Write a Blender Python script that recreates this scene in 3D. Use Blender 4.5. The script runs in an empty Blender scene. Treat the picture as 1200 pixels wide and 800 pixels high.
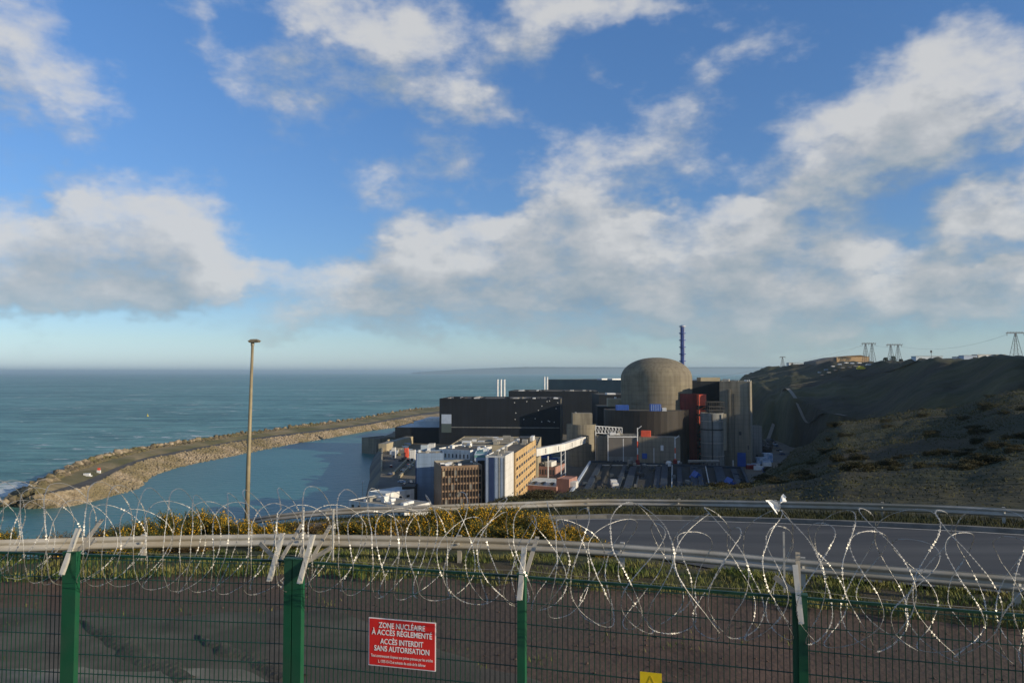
import bpy, math, random
from mathutils import Vector, Matrix, noise
R = math.radians
rnd = random.Random(7)
S = bpy.context.scene
COL = S.collection

# ------------------------------------------------------------------ camera, sky, sun, exposure
CZ = 78.0                       # eye height above the sea
FPX, CX, CY, HOR = 880.0, 600.0, 400.0, 436.0
PITCH = math.atan((HOR - CY) / FPX)
cd = bpy.data.cameras.new('camera'); cam = bpy.data.objects.new('camera', cd); COL.objects.link(cam)
cam.location = (0, 0, CZ); cam.rotation_euler = (R(90) + PITCH, 0, 0)
cd.sensor_width = 36; cd.lens = 36 * FPX / 1200; cd.clip_start = 0.1; cd.clip_end = 200000
S.camera = cam
SUN_AZ, SUN_EL = R(116), R(15.5)       # azimuth clockwise from +Y
sd = bpy.data.lights.new('sun', 'SUN'); sd.energy = 5.0; sd.angle = R(0.55); sd.color = (1.0, 0.85, 0.62)
sun = bpy.data.objects.new('sun', sd); COL.objects.link(sun)
sv = Vector((math.sin(SUN_AZ) * math.cos(SUN_EL), math.cos(SUN_AZ) * math.cos(SUN_EL), math.sin(SUN_EL)))
sun.rotation_euler = sv.to_track_quat('Z', 'Y').to_euler(); sun.location = sv * 300 + Vector((0, 0, CZ))
S.view_settings.view_transform = 'Standard'; S.view_settings.look = 'None'
S.view_settings.exposure = 0.0; S.view_settings.gamma = 1.0; S.view_settings.use_curve_mapping = False
S.render.engine = 'CYCLES'
S.render.resolution_x = 1024; S.render.resolution_y = 682
SKY_STRENGTH = 0.15

def ray(px, py):
    a = (px - CX) / FPX; b = (CY - py) / FPX
    c, s = math.cos(PITCH), math.sin(PITCH)
    return Vector((a, c - b * s, s + b * c))
def G(px, py, z):                      # the place on level z under a line of sight
    d = ray(px, py); t = (z - CZ) / d.z
    return Vector((0, 0, CZ)) + d * t
def D(px, py, Y):                      # the place at distance Y
    d = ray(px, py); return Vector((0, 0, CZ)) + d * (Y / d.y)
def azel(px, py):
    d = ray(px, py).normalized(); return math.atan2(d.x, d.y), math.asin(d.z)

W = bpy.data.worlds.new('World'); S.world = W; W.use_nodes = True
def build_world():
    nt = W.node_tree; nt.nodes.clear(); N = nt.nodes; L = nt.links
    # cloud density as a function of (azimuth, elevation)
    grp = bpy.data.node_groups.new('cloud_density', 'ShaderNodeTree')
    grp.interface.new_socket('dir', in_out='INPUT', socket_type='NodeSocketVector')
    grp.interface.new_socket('density', in_out='OUTPUT', socket_type='NodeSocketFloat')
    n = grp.nodes; l = grp.links
    gi = n.new('NodeGroupInput'); go = n.new('NodeGroupOutput')
    def math2(op, a, b, c=None):
        m = n.new('ShaderNodeMath'); m.operation = op
        for i, v in enumerate((a, b, c)):
            if v is None: continue
            if isinstance(v, (int, float)): m.inputs[i].default_value = v
            else: l.new(v, m.inputs[i])
        return m.outputs[0]
    def nz(src, scale, detail, rough, vec=(1, 1, 1), col=False):
        mp = n.new('ShaderNodeMapping'); mp.inputs['Scale'].default_value = vec; l.new(src, mp.inputs[0])
        t = n.new('ShaderNodeTexNoise'); t.inputs['Scale'].default_value = scale; t.inputs['Detail'].default_value = detail
        t.inputs['Roughness'].default_value = rough; l.new(mp.outputs[0], t.inputs['Vector'])
        return t.outputs['Color' if col else 'Fac']
    warp = nz(gi.outputs[0], 9, 4, .6, (1, 1.5, 1), True)
    sub = n.new('ShaderNodeVectorMath'); sub.operation = 'SUBTRACT'; l.new(warp, sub.inputs[0]); sub.inputs[1].default_value = (.5, .5, .5)
    sc = n.new('ShaderNodeVectorMath'); sc.operation = 'MULTIPLY'; l.new(sub.outputs[0], sc.inputs[0]); sc.inputs[1].default_value = (.17, .11, 0)
    add = n.new('ShaderNodeVectorMath'); add.operation = 'ADD'; l.new(gi.outputs[0], add.inputs[0]); l.new(sc.outputs[0], add.inputs[1])
    blobs = [  # px, py, rx, ry, slope in degrees, amount
        (50, 300, 200, 62, 0, 1.2), (145, 235, 105, 42, 8, .95), (262, 325, 105, 30, -4, .95), (40, 345, 210, 20, 0, .75), (190, 280, 120, 40, -8, .8),
        (28, 55, 95, 80, -40, .62), (60, 108, 115, 32, -15, .55),
        (240, 58, 60, 26, -52, .50), (335, 105, 75, 46, -15, .58), (375, 20, 60, 34, 0, .42), (310, 160, 60, 40, 0, .2),
        (480, 88, 110, 48, -25, .75), (565, 130, 80, 24, -12, .45), (635, 22, 115, 48, 8, .72), (450, 25, 100, 40, 0, .45), (800, 5, 80, 22, 0, .45),
        (466, 206, 66, 46, 10, .72), (550, 190, 40, 26, 0, .45), (710, 98, 24, 15, 0, .42), (690, 15, 60, 20, 0, .3),
        (740, 178, 100, 50, 12, .85), (660, 212, 55, 28, 0, .45), (830, 90, 60, 34, 32, .33), (870, 60, 50, 24, 30, .25), (945, 58, 40, 18, 10, .4),
        (1010, 160, 165, 70, 24, .95), (1060, 100, 60, 40, 10, .55), (1160, 120, 120, 52, 26, .9), (1160, 40, 90, 30, 10, .5), (950, 222, 120, 26, 20, .5),
        (1120, 262, 160, 30, 10, .75), (1220, 215, 110, 34, 14, .55), (1190, 310, 140, 26, 8, .55),
        (580, 290, 130, 48, 10, 1.0), (450, 322, 85, 34, 4, .8), (500, 275, 70, 24, 10, .5), (690, 275, 90, 46, 0, .85), (850, 290, 140, 46, 0, 1.0), (770, 250, 60, 22, 0, .5),
        (640, 350, 150, 24, 2, .72), (480, 365, 120, 18, 0, .55), (800, 350, 140, 28, 2, .72), (960, 340, 170, 32, 2, .9), (1130, 345, 170, 30, 4, .85), (330, 377, 80, 14, 0, .55), (560, 385, 150, 10, 0, .35),
        (1000, 385, 330, 22, 2, .45), (760, 392, 200, 14, 0, .35), (900, 360, 420, 60, 2, .40), (1150, 240, 160, 90, 20, .25), (620, 330, 260, 60, 4, .30), (500, 40, 260, 60, 0, .22), (110, 285, 220, 60, 0, .2)]
    tot = None
    for (px, py, rx, ry, rot, amp) in blobs:
        a0, e0 = azel(px, py)
        sa = (azel(px + rx, py)[0] - azel(px - rx, py)[0]) / 2; se = (azel(px, py - ry)[1] - azel(px, py + ry)[1]) / 2
        mp = n.new('ShaderNodeMapping'); mp.vector_type = 'TEXTURE'
        mp.inputs['Location'].default_value = (a0, e0, 0); mp.inputs['Rotation'].default_value = (0, 0, R(rot)); mp.inputs['Scale'].default_value = (sa * 1.48, se * 1.48, 1)
        l.new(add.outputs[0], mp.inputs[0])
        g = n.new('ShaderNodeTexGradient'); g.gradient_type = 'SPHERICAL'; l.new(mp.outputs[0], g.inputs[0])
        o = math2('MULTIPLY', g.outputs[1], amp * 1.0)
        tot = o if tot is None else math2('ADD', tot, o)
    tot = math2('MINIMUM', tot, .95)
    f1 = nz(gi.outputs[0], 11, 10, .60, (1, 1.7, 1))
    f2 = nz(gi.outputs[0], 4, 3, .5, (1, 1.6, 1))
    # behind the viewer: an ordinary broken field of cloud
    sx = n.new('ShaderNodeSeparateXYZ'); l.new(gi.outputs[0], sx.inputs[0])
    back = math2('MULTIPLY', math2('SMOOTH_MIN', math2('SUBTRACT', math2('ABSOLUTE', sx.outputs[0], None), .75), .45, .1), .9)
    back = math2('MAXIMUM', back, 0)
    d = math2('ADD', tot, back)
    d = math2('ADD', d, math2('MULTIPLY', math2('SUBTRACT', f1, .5), 1.7))
    d = math2('ADD', d, math2('MULTIPLY', math2('SUBTRACT', f2, .5), .35))
    l.new(d, go.inputs[0])

    n = N; l = L
    geo = N.new('ShaderNodeTexCoord')
    s = N.new('ShaderNodeSeparateXYZ'); L.new(geo.outputs['Generated'], s.inputs[0])
    at = math2('ARCTAN2', s.outputs[0], s.outputs[1]); el = math2('ARCSINE', s.outputs[2], None)
    cmb = N.new('ShaderNodeCombineXYZ'); L.new(at, cmb.inputs[0]); L.new(el, cmb.inputs[1])
    def dens(off):
        v = cmb.outputs[0]
        if off:
            a = N.new('ShaderNodeVectorMath'); a.operation = 'ADD'; L.new(v, a.inputs[0]); a.inputs[1].default_value = off; v = a.outputs[0]
        gnode = N.new('ShaderNodeGroup'); gnode.node_tree = grp; L.new(v, gnode.inputs[0]); return gnode.outputs[0]
    def sstep(x, a, b):
        m = N.new('ShaderNodeMapRange'); m.interpolation_type = 'SMOOTHSTEP'; L.new(x, m.inputs['Value'])
        m.inputs['From Min'].default_value = a; m.inputs['From Max'].default_value = b; return m.outputs[0]
    d0 = dens(None); d1 = dens((.018, .030, 0)); d2 = dens((.03, .075, 0))
    mask = sstep(d0, .14, 1.03)
    shade = math2('ADD', math2('MULTIPLY', math2('SUBTRACT', d0, d1), .42), math2('MULTIPLY', math2('SUBTRACT', d0, d2), .58))
    shade = math2('ADD', shade, .53)
    lowdark = sstep(el, .02, .42)
    shade = math2('ADD', shade, math2('MULTIPLY', math2('SUBTRACT', lowdark, .5), .20))
    thick = sstep(d0, .75, 1.5)
    shade = math2('SUBTRACT', shade, math2('MULTIPLY', thick, .10))
    rp = N.new('ShaderNodeValToRGB'); L.new(shade, rp.inputs[0])
    e = rp.color_ramp.elements
    e[0].position = .0; e[0].color = (.25, .32, .385, 1)
    e[1].position = 1.0; e[1].color = (.67, .665, .65, 1)
    x = e.new(.38); x.color = (.37, .42, .455, 1)
    x = e.new(.68); x.color = (.50, .515, .525, 1)
    sky = N.new('ShaderNodeTexSky'); sky.sky_type = 'NISHITA'; sky.sun_disc = False
    sky.sun_elevation = SUN_EL; sky.sun_rotation = SUN_AZ; sky.altitude = 80; sky.air_density = 1.0; sky.dust_density = .35; sky.ozone_density = 2.2
    skm = N.new('ShaderNodeMix'); skm.data_type = 'RGBA'; skm.blend_type = 'MULTIPLY'; skm.inputs[0].default_value = 1
    L.new(sky.outputs[0], skm.inputs[6])
    tr = N.new('ShaderNodeValToRGB'); L.new(el, tr.inputs[0]); te = tr.color_ramp.elements
    te[0].position = 0; te[0].color = (.66, .86, 1.42, 1); te[1].position = .62; te[1].color = (.62, .92, 1.24, 1)
    q = te.new(.80); q.color = (.26, .36, .42, 1)
    q = te.new(.10); q.color = (.50, .63, .86, 1)
    q = te.new(.04); q.color = (.62, .76, 1.05, 1)
    L.new(tr.outputs[0], skm.inputs[7])
    b1 = N.new('ShaderNodeBackground'); L.new(skm.outputs[2], b1.inputs[0]); b1.inputs[1].default_value = SKY_STRENGTH
    b2 = N.new('ShaderNodeBackground'); L.new(rp.outputs[0], b2.inputs[0]); b2.inputs[1].default_value = 1.0
    mk = math2('MULTIPLY', mask, math2('ADD', math2('MULTIPLY', sstep(el, -.01, .12), .37), .5))
    up = sstep(el, -.005, .005); mk = math2('MULTIPLY', mk, up)
    mx = N.new('ShaderNodeMixShader'); L.new(mk, mx.inputs[0]); L.new(b1.outputs[0], mx.inputs[1]); L.new(b2.outputs[0], mx.inputs[2])
    out = N.new('ShaderNodeOutputWorld'); L.new(mx.outputs[0], out.inputs[0])
    W.cycles.sampling_method = 'MANUAL'; W.cycles.sample_map_resolution = 512
build_world()

# ------------------------------------------------------------------ helpers
LOC = {}
def tag(o, label=None, cat=None, group=None, kind=None):
    if label: o['label'] = label
    if cat: o['category'] = cat
    if group: o['group'] = group
    if kind: o['kind'] = kind
    return o
def thing(name, label, cat, loc, group=None):
    o = bpy.data.objects.new(name, None); COL.objects.link(o); o.location = loc; o.empty_display_size = .3
    LOC[o.name] = Vector(loc); return tag(o, label, cat, group)
class MB:
    def __init__(s): s.v = []; s.f = []
    def add(s, vs, fs):
        b = len(s.v); s.v += [Vector(p) for p in vs]; s.f += [tuple(i + b for i in q) for q in fs]; return s
    def obox(s, o, ax, ay, az):        # a box from one corner and three edges
        o, ax, ay, az = Vector(o), Vector(ax), Vector(ay), Vector(az)
        vs = [o, o + ax, o + ax + ay, o + ay, o + az, o + ax + az, o + ax + ay + az, o + ay + az]
        return s.add(vs, [(0, 3, 2, 1), (4, 5, 6, 7), (0, 1, 5, 4), (1, 2, 6, 5), (2, 3, 7, 6), (3, 0, 4, 7)])
    def box(s, c, d, rz=0):
        m = Matrix.Rotation(rz, 3, 'Z'); ax, ay = m @ Vector((d[0], 0, 0)), m @ Vector((0, d[1], 0)); az = Vector((0, 0, d[2]))
        return s.obox(Vector(c) - ax / 2 - ay / 2 - az / 2, ax, ay, az)
    def bar(s, a, b, w, h=None, up=(0, 0, 1)):
        a, b = Vector(a), Vector(b); h = h or w; t = (b - a)
        n = t.cross(Vector(up))
        if n.length < 1e-6: n = Vector((1, 0, 0))
        n.normalize(); u = n.cross(t).normalized()
        return s.obox(a - n * w / 2 - u * h / 2, t, n * w, u * h)
    def tube(s, pts, r, k=8, caps=True):
        pts = [Vector(p) for p in pts]; rs = r if isinstance(r, (list, tuple)) else [r] * len(pts); b = len(s.v)
        n = None
        for i, p in enumerate(pts):
            t = (pts[min(i + 1, len(pts) - 1)] - pts[max(i - 1, 0)]).normalized()
            if n is None:
                n = t.cross(Vector((0, 0, 1)))
                if n.length < .01: n = t.cross(Vector((1, 0, 0)))
            n = (n - t * n.dot(t)).normalized(); u = t.cross(n)
            for j in range(k):
                a = 2 * math.pi * j / k; s.v.append(p + (n * math.cos(a) + u * math.sin(a)) * rs[i])
        for i in range(len(pts) - 1):
            for j in range(k):
                q = b + i * k; s.f.append((q + j, q + (j + 1) % k, q + k + (j + 1) % k, q + k + j))
        if caps:
            s.f.append(tuple(b + j for j in range(k))[::-1]); s.f.append(tuple(b + (len(pts) - 1) * k + j for j in range(k)))
        return s
    def lathe(s, prof, c, k=48):
        b = len(s.v); c = Vector(c)
        for (r, z) in prof:
            for j in range(k):
                a = 2 * math.pi * j / k; s.v.append(c + Vector((r * math.cos(a), r * math.sin(a), z)))
        for i in range(len(prof) - 1):
            for j in range(k):
                q = b + i * k; s.f.append((q + j, q + (j + 1) % k, q + k + (j + 1) % k, q + k + j))
        s.f.append(tuple(b + j for j in range(k))[::-1]); s.f.append(tuple(b + (len(prof) - 1) * k + j for j in range(k)))
        return s
    def prism(s, poly, z0, z1):
        k = len(poly); vs = [Vector((p[0], p[1], z0)) for p in poly] + [Vector((p[0], p[1], z1)) for p in poly]
        return s.add(vs, [tuple(range(k))[::-1], tuple(range(k, 2 * k))] + [(i, (i + 1) % k, k + (i + 1) % k, k + i) for i in range(k)])
    def rock(s, c, r, rng, sq=.75):
        b = len(s.v); ph = (1 + 5 ** .5) / 2
        base = [(-1, ph, 0), (1, ph, 0), (-1, -ph, 0), (1, -ph, 0), (0, -1, ph), (0, 1, ph), (0, -1, -ph), (0, 1, -ph), (ph, 0, -1), (ph, 0, 1), (-ph, 0, -1), (-ph, 0, 1)]
        rot = Matrix.Rotation(rng.random() * 6.28, 3, 'Z') @ Matrix.Rotation(rng.random() * 6.28, 3, 'X')
        st = Vector((rng.uniform(.75, 1.3), rng.uniform(.75, 1.2), rng.uniform(.6, .95) * sq / .75))
        for p in base:
            q = (rot @ Vector(p)) * (r / 1.9 * rng.uniform(.72, 1.15)); s.v.append(Vector(c) + Vector((q.x * st.x, q.y * st.y, q.z * st.z)))
        for t in [(0, 11, 5), (0, 5, 1), (0, 1, 7), (0, 7, 10), (0, 10, 11), (1, 5, 9), (5, 11, 4), (11, 10, 2), (10, 7, 6), (7, 1, 8), (3, 9, 4), (3, 4, 2), (3, 2, 6), (3, 6, 8), (3, 8, 9), (4, 9, 5), (2, 4, 11), (6, 2, 10), (8, 6, 7), (9, 8, 1)]:
            s.f.append(tuple(b + i for i in t))
        return s
    def leaf(s, p, size, rng, up=0.0, ratio=.45):
        t = Vector((rng.gauss(0, 1), rng.gauss(0, 1), rng.gauss(0, 1) + up)).normalized()
        n = t.cross(Vector((rng.gauss(0, 1), rng.gauss(0, 1), rng.gauss(0, 1)))).normalized()
        p = Vector(p); w = n * size * ratio
        return s.add([p - t * size * .5, p + w * .5, p + t * size * .5, p - w * .5], [(0, 1, 2, 3)])
    def build(s, name, mat, parent=None, smooth=False, origin=None):
        me = bpy.data.meshes.new(name)
        if parent is not None: off = LOC[parent.name]
        elif origin is not None: off = Vector(origin)
        else:
            xs = [p.x for p in s.v]; ys = [p.y for p in s.v]; zs = [p.z for p in s.v]
            off = Vector(((min(xs) + max(xs)) / 2, (min(ys) + max(ys)) / 2, min(zs)))
        me.from_pydata([tuple(p - off) for p in s.v], [], s.f)
        me.materials.append(mat)
        if smooth: me.polygons.foreach_set('use_smooth', [True] * len(me.polygons))
        me.update()
        o = bpy.data.objects.new(name, me); COL.objects.link(o)
        if parent is not None: o.parent = parent; LOC[o.name] = off
        else: o.location = off; LOC[o.name] = off
        return o
def copy_tree(o, parent=None):
    kids = list(o.children)
    c = o.copy(); COL.objects.link(c); LOC[c.name] = Vector(LOC[o.name])
    if parent is not None: c.parent = parent
    for k in kids: copy_tree(k, c)
    return c

def mat(name, c1, c2=None, scale=1.0, rough=.85, bump=0.0, bscale=None, metal=0.0, detail=6, stretch=(1, 1, 1), lo=.35, hi=.65, spec=.3, c3=None, scale3=.1, coord='world', bdist=.05, ribs=None, panels=None, stain=0.0):
    m = bpy.data.materials.new(name); m.use_nodes = True; nt = m.node_tree; N = nt.nodes; L = nt.links
    b = N['Principled BSDF']; b.inputs['Roughness'].default_value = rough; b.inputs['Metallic'].default_value = metal
    b.inputs['Specular IOR Level'].default_value = spec
    if coord == 'world': src = N.new('ShaderNodeNewGeometry').outputs['Position']
    else: src = N.new('ShaderNodeTexCoord').outputs['Object']
    mp = N.new('ShaderNodeMapping'); mp.inputs['Scale'].default_value = stretch; L.new(src, mp.inputs[0])
    def nz(sc, det, vec):
        t = N.new('ShaderNodeTexNoise'); t.inputs['Scale'].default_value = sc; t.inputs['Detail'].default_value = det; L.new(vec, t.inputs['Vector']); return t.outputs['Fac']
    col = None
    if c2:
        r = N.new('ShaderNodeValToRGB'); L.new(nz(scale, detail, mp.outputs[0]), r.inputs[0])
        r.color_ramp.elements[0].position = lo; r.color_ramp.elements[0].color = (*c1, 1)
        r.color_ramp.elements[1].position = hi; r.color_ramp.elements[1].color = (*c2, 1)
        col = r.outputs[0]
        if c3:
            mr = N.new('ShaderNodeMapRange'); mr.inputs['From Min'].default_value = .42; mr.inputs['From Max'].default_value = .62
            L.new(nz(scale3, 5, src), mr.inputs['Value'])
            mx = N.new('ShaderNodeMix'); mx.data_type = 'RGBA'; L.new(mr.outputs[0], mx.inputs[0]); L.new(col, mx.inputs[6]); mx.inputs[7].default_value = (*c3, 1); col = mx.outputs[2]
        def mulc(c_, f_):
            mm = N.new('ShaderNodeMix'); mm.data_type = 'RGBA'; mm.blend_type = 'MULTIPLY'; mm.inputs[0].default_value = 1; L.new(c_, mm.inputs[6]); L.new(f_, mm.inputs[7]); return mm.outputs[2]
        if stain:
            sm = N.new('ShaderNodeMapping'); sm.inputs['Scale'].default_value = (.55, .55, .035); L.new(src, sm.inputs[0])
            sr = N.new('ShaderNodeValToRGB'); L.new(nz(1.0, 7, sm.outputs[0]), sr.inputs[0]); k_ = 1 - stain
            sr.color_ramp.elements[0].position = .34; sr.color_ramp.elements[0].color = (k_, k_ * .99, k_ * .97, 1); sr.color_ramp.elements[1].position = .58; sr.color_ramp.elements[1].color = (1, 1, 1, 1)
            col = mulc(col, sr.outputs[0])
        if panels:
            sp_ = N.new('ShaderNodeSeparateXYZ'); L.new(src, sp_.inputs[0]); ad = N.new('ShaderNodeMath'); ad.operation = 'MULTIPLY_ADD'; L.new(sp_.outputs[1], ad.inputs[0]); ad.inputs[1].default_value = .83; L.new(sp_.outputs[0], ad.inputs[2])
            cm_ = N.new('ShaderNodeCombineXYZ'); L.new(ad.outputs[0], cm_.inputs[0]); L.new(sp_.outputs[2], cm_.inputs[1])
            bt = N.new('ShaderNodeTexBrick'); bt.offset = 0; L.new(cm_.outputs[0], bt.inputs['Vector']); bt.inputs['Scale'].default_value = 1; bt.inputs['Brick Width'].default_value = panels[0]; bt.inputs['Row Height'].default_value = panels[1]; bt.inputs['Mortar Size'].default_value = panels[2]
            bt.inputs['Color1'].default_value = (1, 1, 1, 1); bt.inputs['Color2'].default_value = (.93, .935, .945, 1); bt.inputs['Mortar'].default_value = (.76, .76, .76, 1)
            col = mulc(col, bt.outputs['Color'])
        L.new(col, b.inputs['Base Color'])
    else: b.inputs['Base Color'].default_value = (*c1, 1)
    if bump or ribs:
        bp = N.new('ShaderNodeBump'); bp.inputs['Strength'].default_value = bump or .6; bp.inputs['Distance'].default_value = bdist
        if ribs:
            wv = N.new('ShaderNodeTexWave'); wv.bands_direction = ribs[0]; wv.inputs['Scale'].default_value = ribs[1]; L.new(src, wv.inputs['Vector']); L.new(wv.outputs['Fac'], bp.inputs['Height'])
        else: L.new(nz(bscale or scale, 8, mp.outputs[0]), bp.inputs['Height'])
        L.new(bp.outputs[0], b.inputs['Normal'])
    return m
def interp(tab, x):
    if x <= tab[0][0]: return tab[0][1:] if len(tab[0]) > 2 else tab[0][1]
    for a, b in zip(tab, tab[1:]):
        if x <= b[0]:
            t = (x - a[0]) / (b[0] - a[0])
            r = [a[i] + (b[i] - a[i]) * t for i in range(1, len(a))]
            return r if len(r) > 1 else r[0]
    return tab[-1][1:] if len(tab[-1]) > 2 else tab[-1][1]
def fb(x, y, z=0.0, oct=4): return noise.fractal(Vector((x, y, z)), 1.0, 2.0, oct)

M = {}
M['soil'] = mat('soil', (.070, .046, .035), (.132, .088, .068), .9, .95, .6, 9, c3=(.085, .064, .052), scale3=.16, bdist=.04, lo=.3, hi=.7)
M['soil_shadow'] = mat('soil_shadow', (.050, .045, .037), (.098, .088, .074), .9, .95, .9, 9, bdist=.05)  # darker soil colour standing for cast shadow on the ground
M['old_tarmac'] = mat('old_tarmac', (.058, .052, .043), (.115, .104, .088), 1.1, .95, .5, 16, bdist=.02, c3=(.072, .066, .056), scale3=.5)
M['grass_floor'] = mat('grass_floor', (.03, .042, .012), (.085, .085, .03), 1.3, .95, .5, 20, c3=(.07, .055, .03), scale3=.3)
M['scrub'] = mat('scrub', (.020, .025, .009), (.046, .050, .018), .12, .95, .9, .8, c3=(.048, .038, .018), scale3=.03, bdist=.5)
M['cliff'] = mat('cliff', (.036, .040, .018), (.078, .074, .032), .03, .95, .9, .12, c3=(.040, .034, .024), scale3=.012, bdist=2.5)
M['asphalt'] = mat('asphalt', (.056, .058, .062), (.098, .099, .100), .5, .8, .3, 40, c3=(.072, .072, .073), scale3=.2, bdist=.01, stretch=(.12, 1.4, 1))
M['white_paint'] = mat('white_paint', (.55, .55, .52), (.75, .74, .70), 3, .6)
M['kerb'] = mat('kerb', (.16, .155, .14), (.24, .23, .21), 2, .9)
M['concrete_path'] = mat('concrete_path', (.12, .115, .095), (.24, .225, .19), 1.6, .9, .5, 14, bdist=.02, c3=(.14, .13, .11), scale3=.5)
M['galv'] = mat('galvanised_steel', (.40, .38, .34), (.52, .49, .44), 3, .5, metal=.25, c3=(.38, .33, .25), scale3=.5)
M['galv_bright'] = mat('galvanised_bright', (.50, .47, .41), (.62, .59, .52), 8, .5, metal=.3)
M['razor'] = mat('razor_steel', (.38, .37, .34), (.55, .53, .49), 20, .46, metal=.65)
M['green_paint'] = mat('green_paint', (.008, .080, .038), (.011, .102, .047), 3, .5, spec=.35, c3=(.022, .088, .048), scale3=2.5, stain=.25)
M['green_wire'] = mat('green_wire', (.004, .038, .022), (.007, .055, .030), 3, .45, spec=.4)
M['red_sign'] = mat('red_sign', (.62, .020, .018), (.70, .028, .022), 6, .45, spec=.4)
M['sign_white'] = mat('sign_white', (.80, .78, .76), (.86, .84, .82), 4, .5)
M['yellow_sign'] = mat('yellow_sign', (.72, .50, .015), (.80, .58, .02), 9, .5)
M['sign_mark'] = mat('sign_mark', (.60, .42, .015), (.66, .47, .02), 9, .6)
M['bag'] = mat('white_plastic', (.82, .82, .80), (.90, .90, .88), 9, .5)
M['lamp_pole'] = mat('lamp_pole', (.23, .19, .115), (.31, .26, .165), 2, .6, metal=.2)
M['lamp_head'] = mat('lamp_head', (.16, .14, .10), (.25, .22, .16), 6, .5)
M['gorse'] = mat('gorse_green', (.045, .055, .014), (.105, .110, .030), 2.5, .8, coord='obj')
M['gorse_brown'] = mat('gorse_brown', (.065, .047, .022), (.13, .095, .045), 2.5, .9, coord='obj')
M['flower'] = mat('gorse_flower', (.50, .26, .010), (.66, .38, .016), 5, .7, coord='obj')
M['bramble'] = mat('bramble', (.020, .024, .009), (.060, .052, .022), .6, .9)
M['stem'] = mat('woody_stem', (.06, .045, .03), (.10, .08, .05), 8, .9)
M['blade'] = mat('grass_blade', (.070, .110, .018), (.21, .19, .060), 1.2, .8)
M['blade_dry'] = mat('dry_blade', (.026, .034, .010), (.064, .062, .022), .10, .9, c3=(.065, .062, .022), scale3=.03)
M['rubble'] = mat('rubble', (.19, .148, .098), (.40, .325, .23), .35, .95, .5, 1.2, c3=(.19, .155, .085), scale3=.03, bdist=.3)
M['rubble_dark'] = mat('rubble_weathered', (.085, .070, .042), (.20, .155, .10), .4, .95, .5, 1.2, c3=(.12, .105, .045), scale3=.05, bdist=.3)
M['bank'] = mat('grassy_bank', (.17, .140, .070), (.30, .24, .14), .12, .95, c3=(.11, .105, .04), scale3=.03)
M['quay_road'] = mat('quay_road', (.075, .07, .06), (.12, .11, .095), .1, .9)
M['yard'] = mat('plant_yard', (.085, .085, .082), (.16, .155, .14), .06, .9, c3=(.19, .16, .115), scale3=.02)
M['concrete'] = mat('raw_concrete', (.22, .195, .145), (.31, .275, .205), .10, .9, .25, .8, stretch=(1, 1, .35), c3=(.25, .225, .18), scale3=.04, panels=(7.5, 3.2, .14), stain=.32)
M['concrete_grey'] = mat('grey_concrete', (.20, .20, .19), (.28, .28, .265), .12, .9, .25, .8, stretch=(1, 1, .35), panels=(6, 2.8, .12), stain=.32)
M['dome'] = mat('dome_concrete', (.19, .165, .115), (.27, .235, .165), .09, .9, .3, .6, stretch=(1, 1, 2.2), c3=(.215, .185, .135), scale3=.05, panels=(400, 3.4, .14), stain=.26)
M['black_clad'] = mat('black_cladding', (.006, .009, .016), (.010, .014, .022), .08, .6, spec=.12, ribs=('X', .9), bump=.5, bdist=.3, panels=(9, 6, .16), stain=.3)
M['brown_clad'] = mat('brown_cladding', (.030, .023, .018), (.042, .033, .026), .08, .6, stretch=(1, 1, .1), panels=(2.4, 12, .12), stain=.3)
M['green_clad'] = mat('green_cladding', (.060, .085, .085), (.085, .115, .11), .05, .6, ribs=('X', .6), bump=.4, bdist=.3)
M['dark_roof'] = mat('dark_roof', (.055, .055, .052), (.11, .10, .09), .15, .9, c3=(.14, .125, .10), scale3=.06)
M['pale_roof'] = mat('pale_roof', (.22, .21, .18), (.34, .32, .27), .2, .9)
M['bluegrey_roof'] = mat('bluegrey_roof', (.42, .50, .57), (.58, .65, .70), .1, .6, ribs=('X', .5), bump=.4, bdist=.3)
M['white_wall'] = mat('white_wall', (.66, .65, .62), (.78, .77, .74), .15, .7, stretch=(1, 1, .3), panels=(3.2, 3.1, .08), stain=.2)
M['blue_wall'] = mat('blue_wall', (.21, .29, .42), (.25, .34, .47), .15, .6, stretch=(1, 1, .3), panels=(3.2, 3.1, .08), stain=.2)
M['pale_blue'] = mat('pale_blue_panel', (.34, .41, .52), (.42, .49, .60), .4, .6)
M['navy'] = mat('navy_panel', (.028, .048, .12), (.04, .065, .15), .3, .5)
M['yellow_wall'] = mat('ochre_wall', (.50, .34, .16), (.60, .42, .21), .3, .8, stain=.25)
M['brown_wall'] = mat('brown_wall', (.20, .135, .085), (.26, .175, .115), .3, .7)
M['pink_wall'] = mat('pink_wall', (.34, .19, .16), (.42, .24, .20), .3, .85, stain=.25)
M['glass'] = mat('dark_glass', (.020, .017, .016), (.04, .033, .03), .5, .15, spec=.6)
M['window'] = mat('window_glass', (.03, .04, .06), (.055, .065, .085), .4, .15, spec=.6)
M['teal'] = mat('teal_roof', (.12, .27, .27), (.18, .35, .34), .3, .5)
M['beige'] = mat('beige_panel', (.34, .29, .19), (.42, .36, .25), .2, .8)
M['red_steel'] = mat('red_cladding', (.20, .022, .018), (.27, .032, .025), .2, .6, panels=(3, 2.6, .15), stain=.35)
M['orange_red'] = mat('orange_red_panel', (.62, .085, .045), (.75, .12, .06), .4, .6)
M['blue_steel'] = mat('blue_paint', (.025, .075, .30), (.035, .10, .38), .4, .5)
M['blue_tarp'] = mat('blue_tarp', (.20, .32, .52), (.55, .62, .70), .6, .6)
M['dark_steel'] = mat('dark_steel', (.03, .03, .03), (.055, .05, .045), .6, .6)
M['white_steel'] = mat('white_steel', (.62, .63, .63), (.76, .76, .75), .5, .5)
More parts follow.
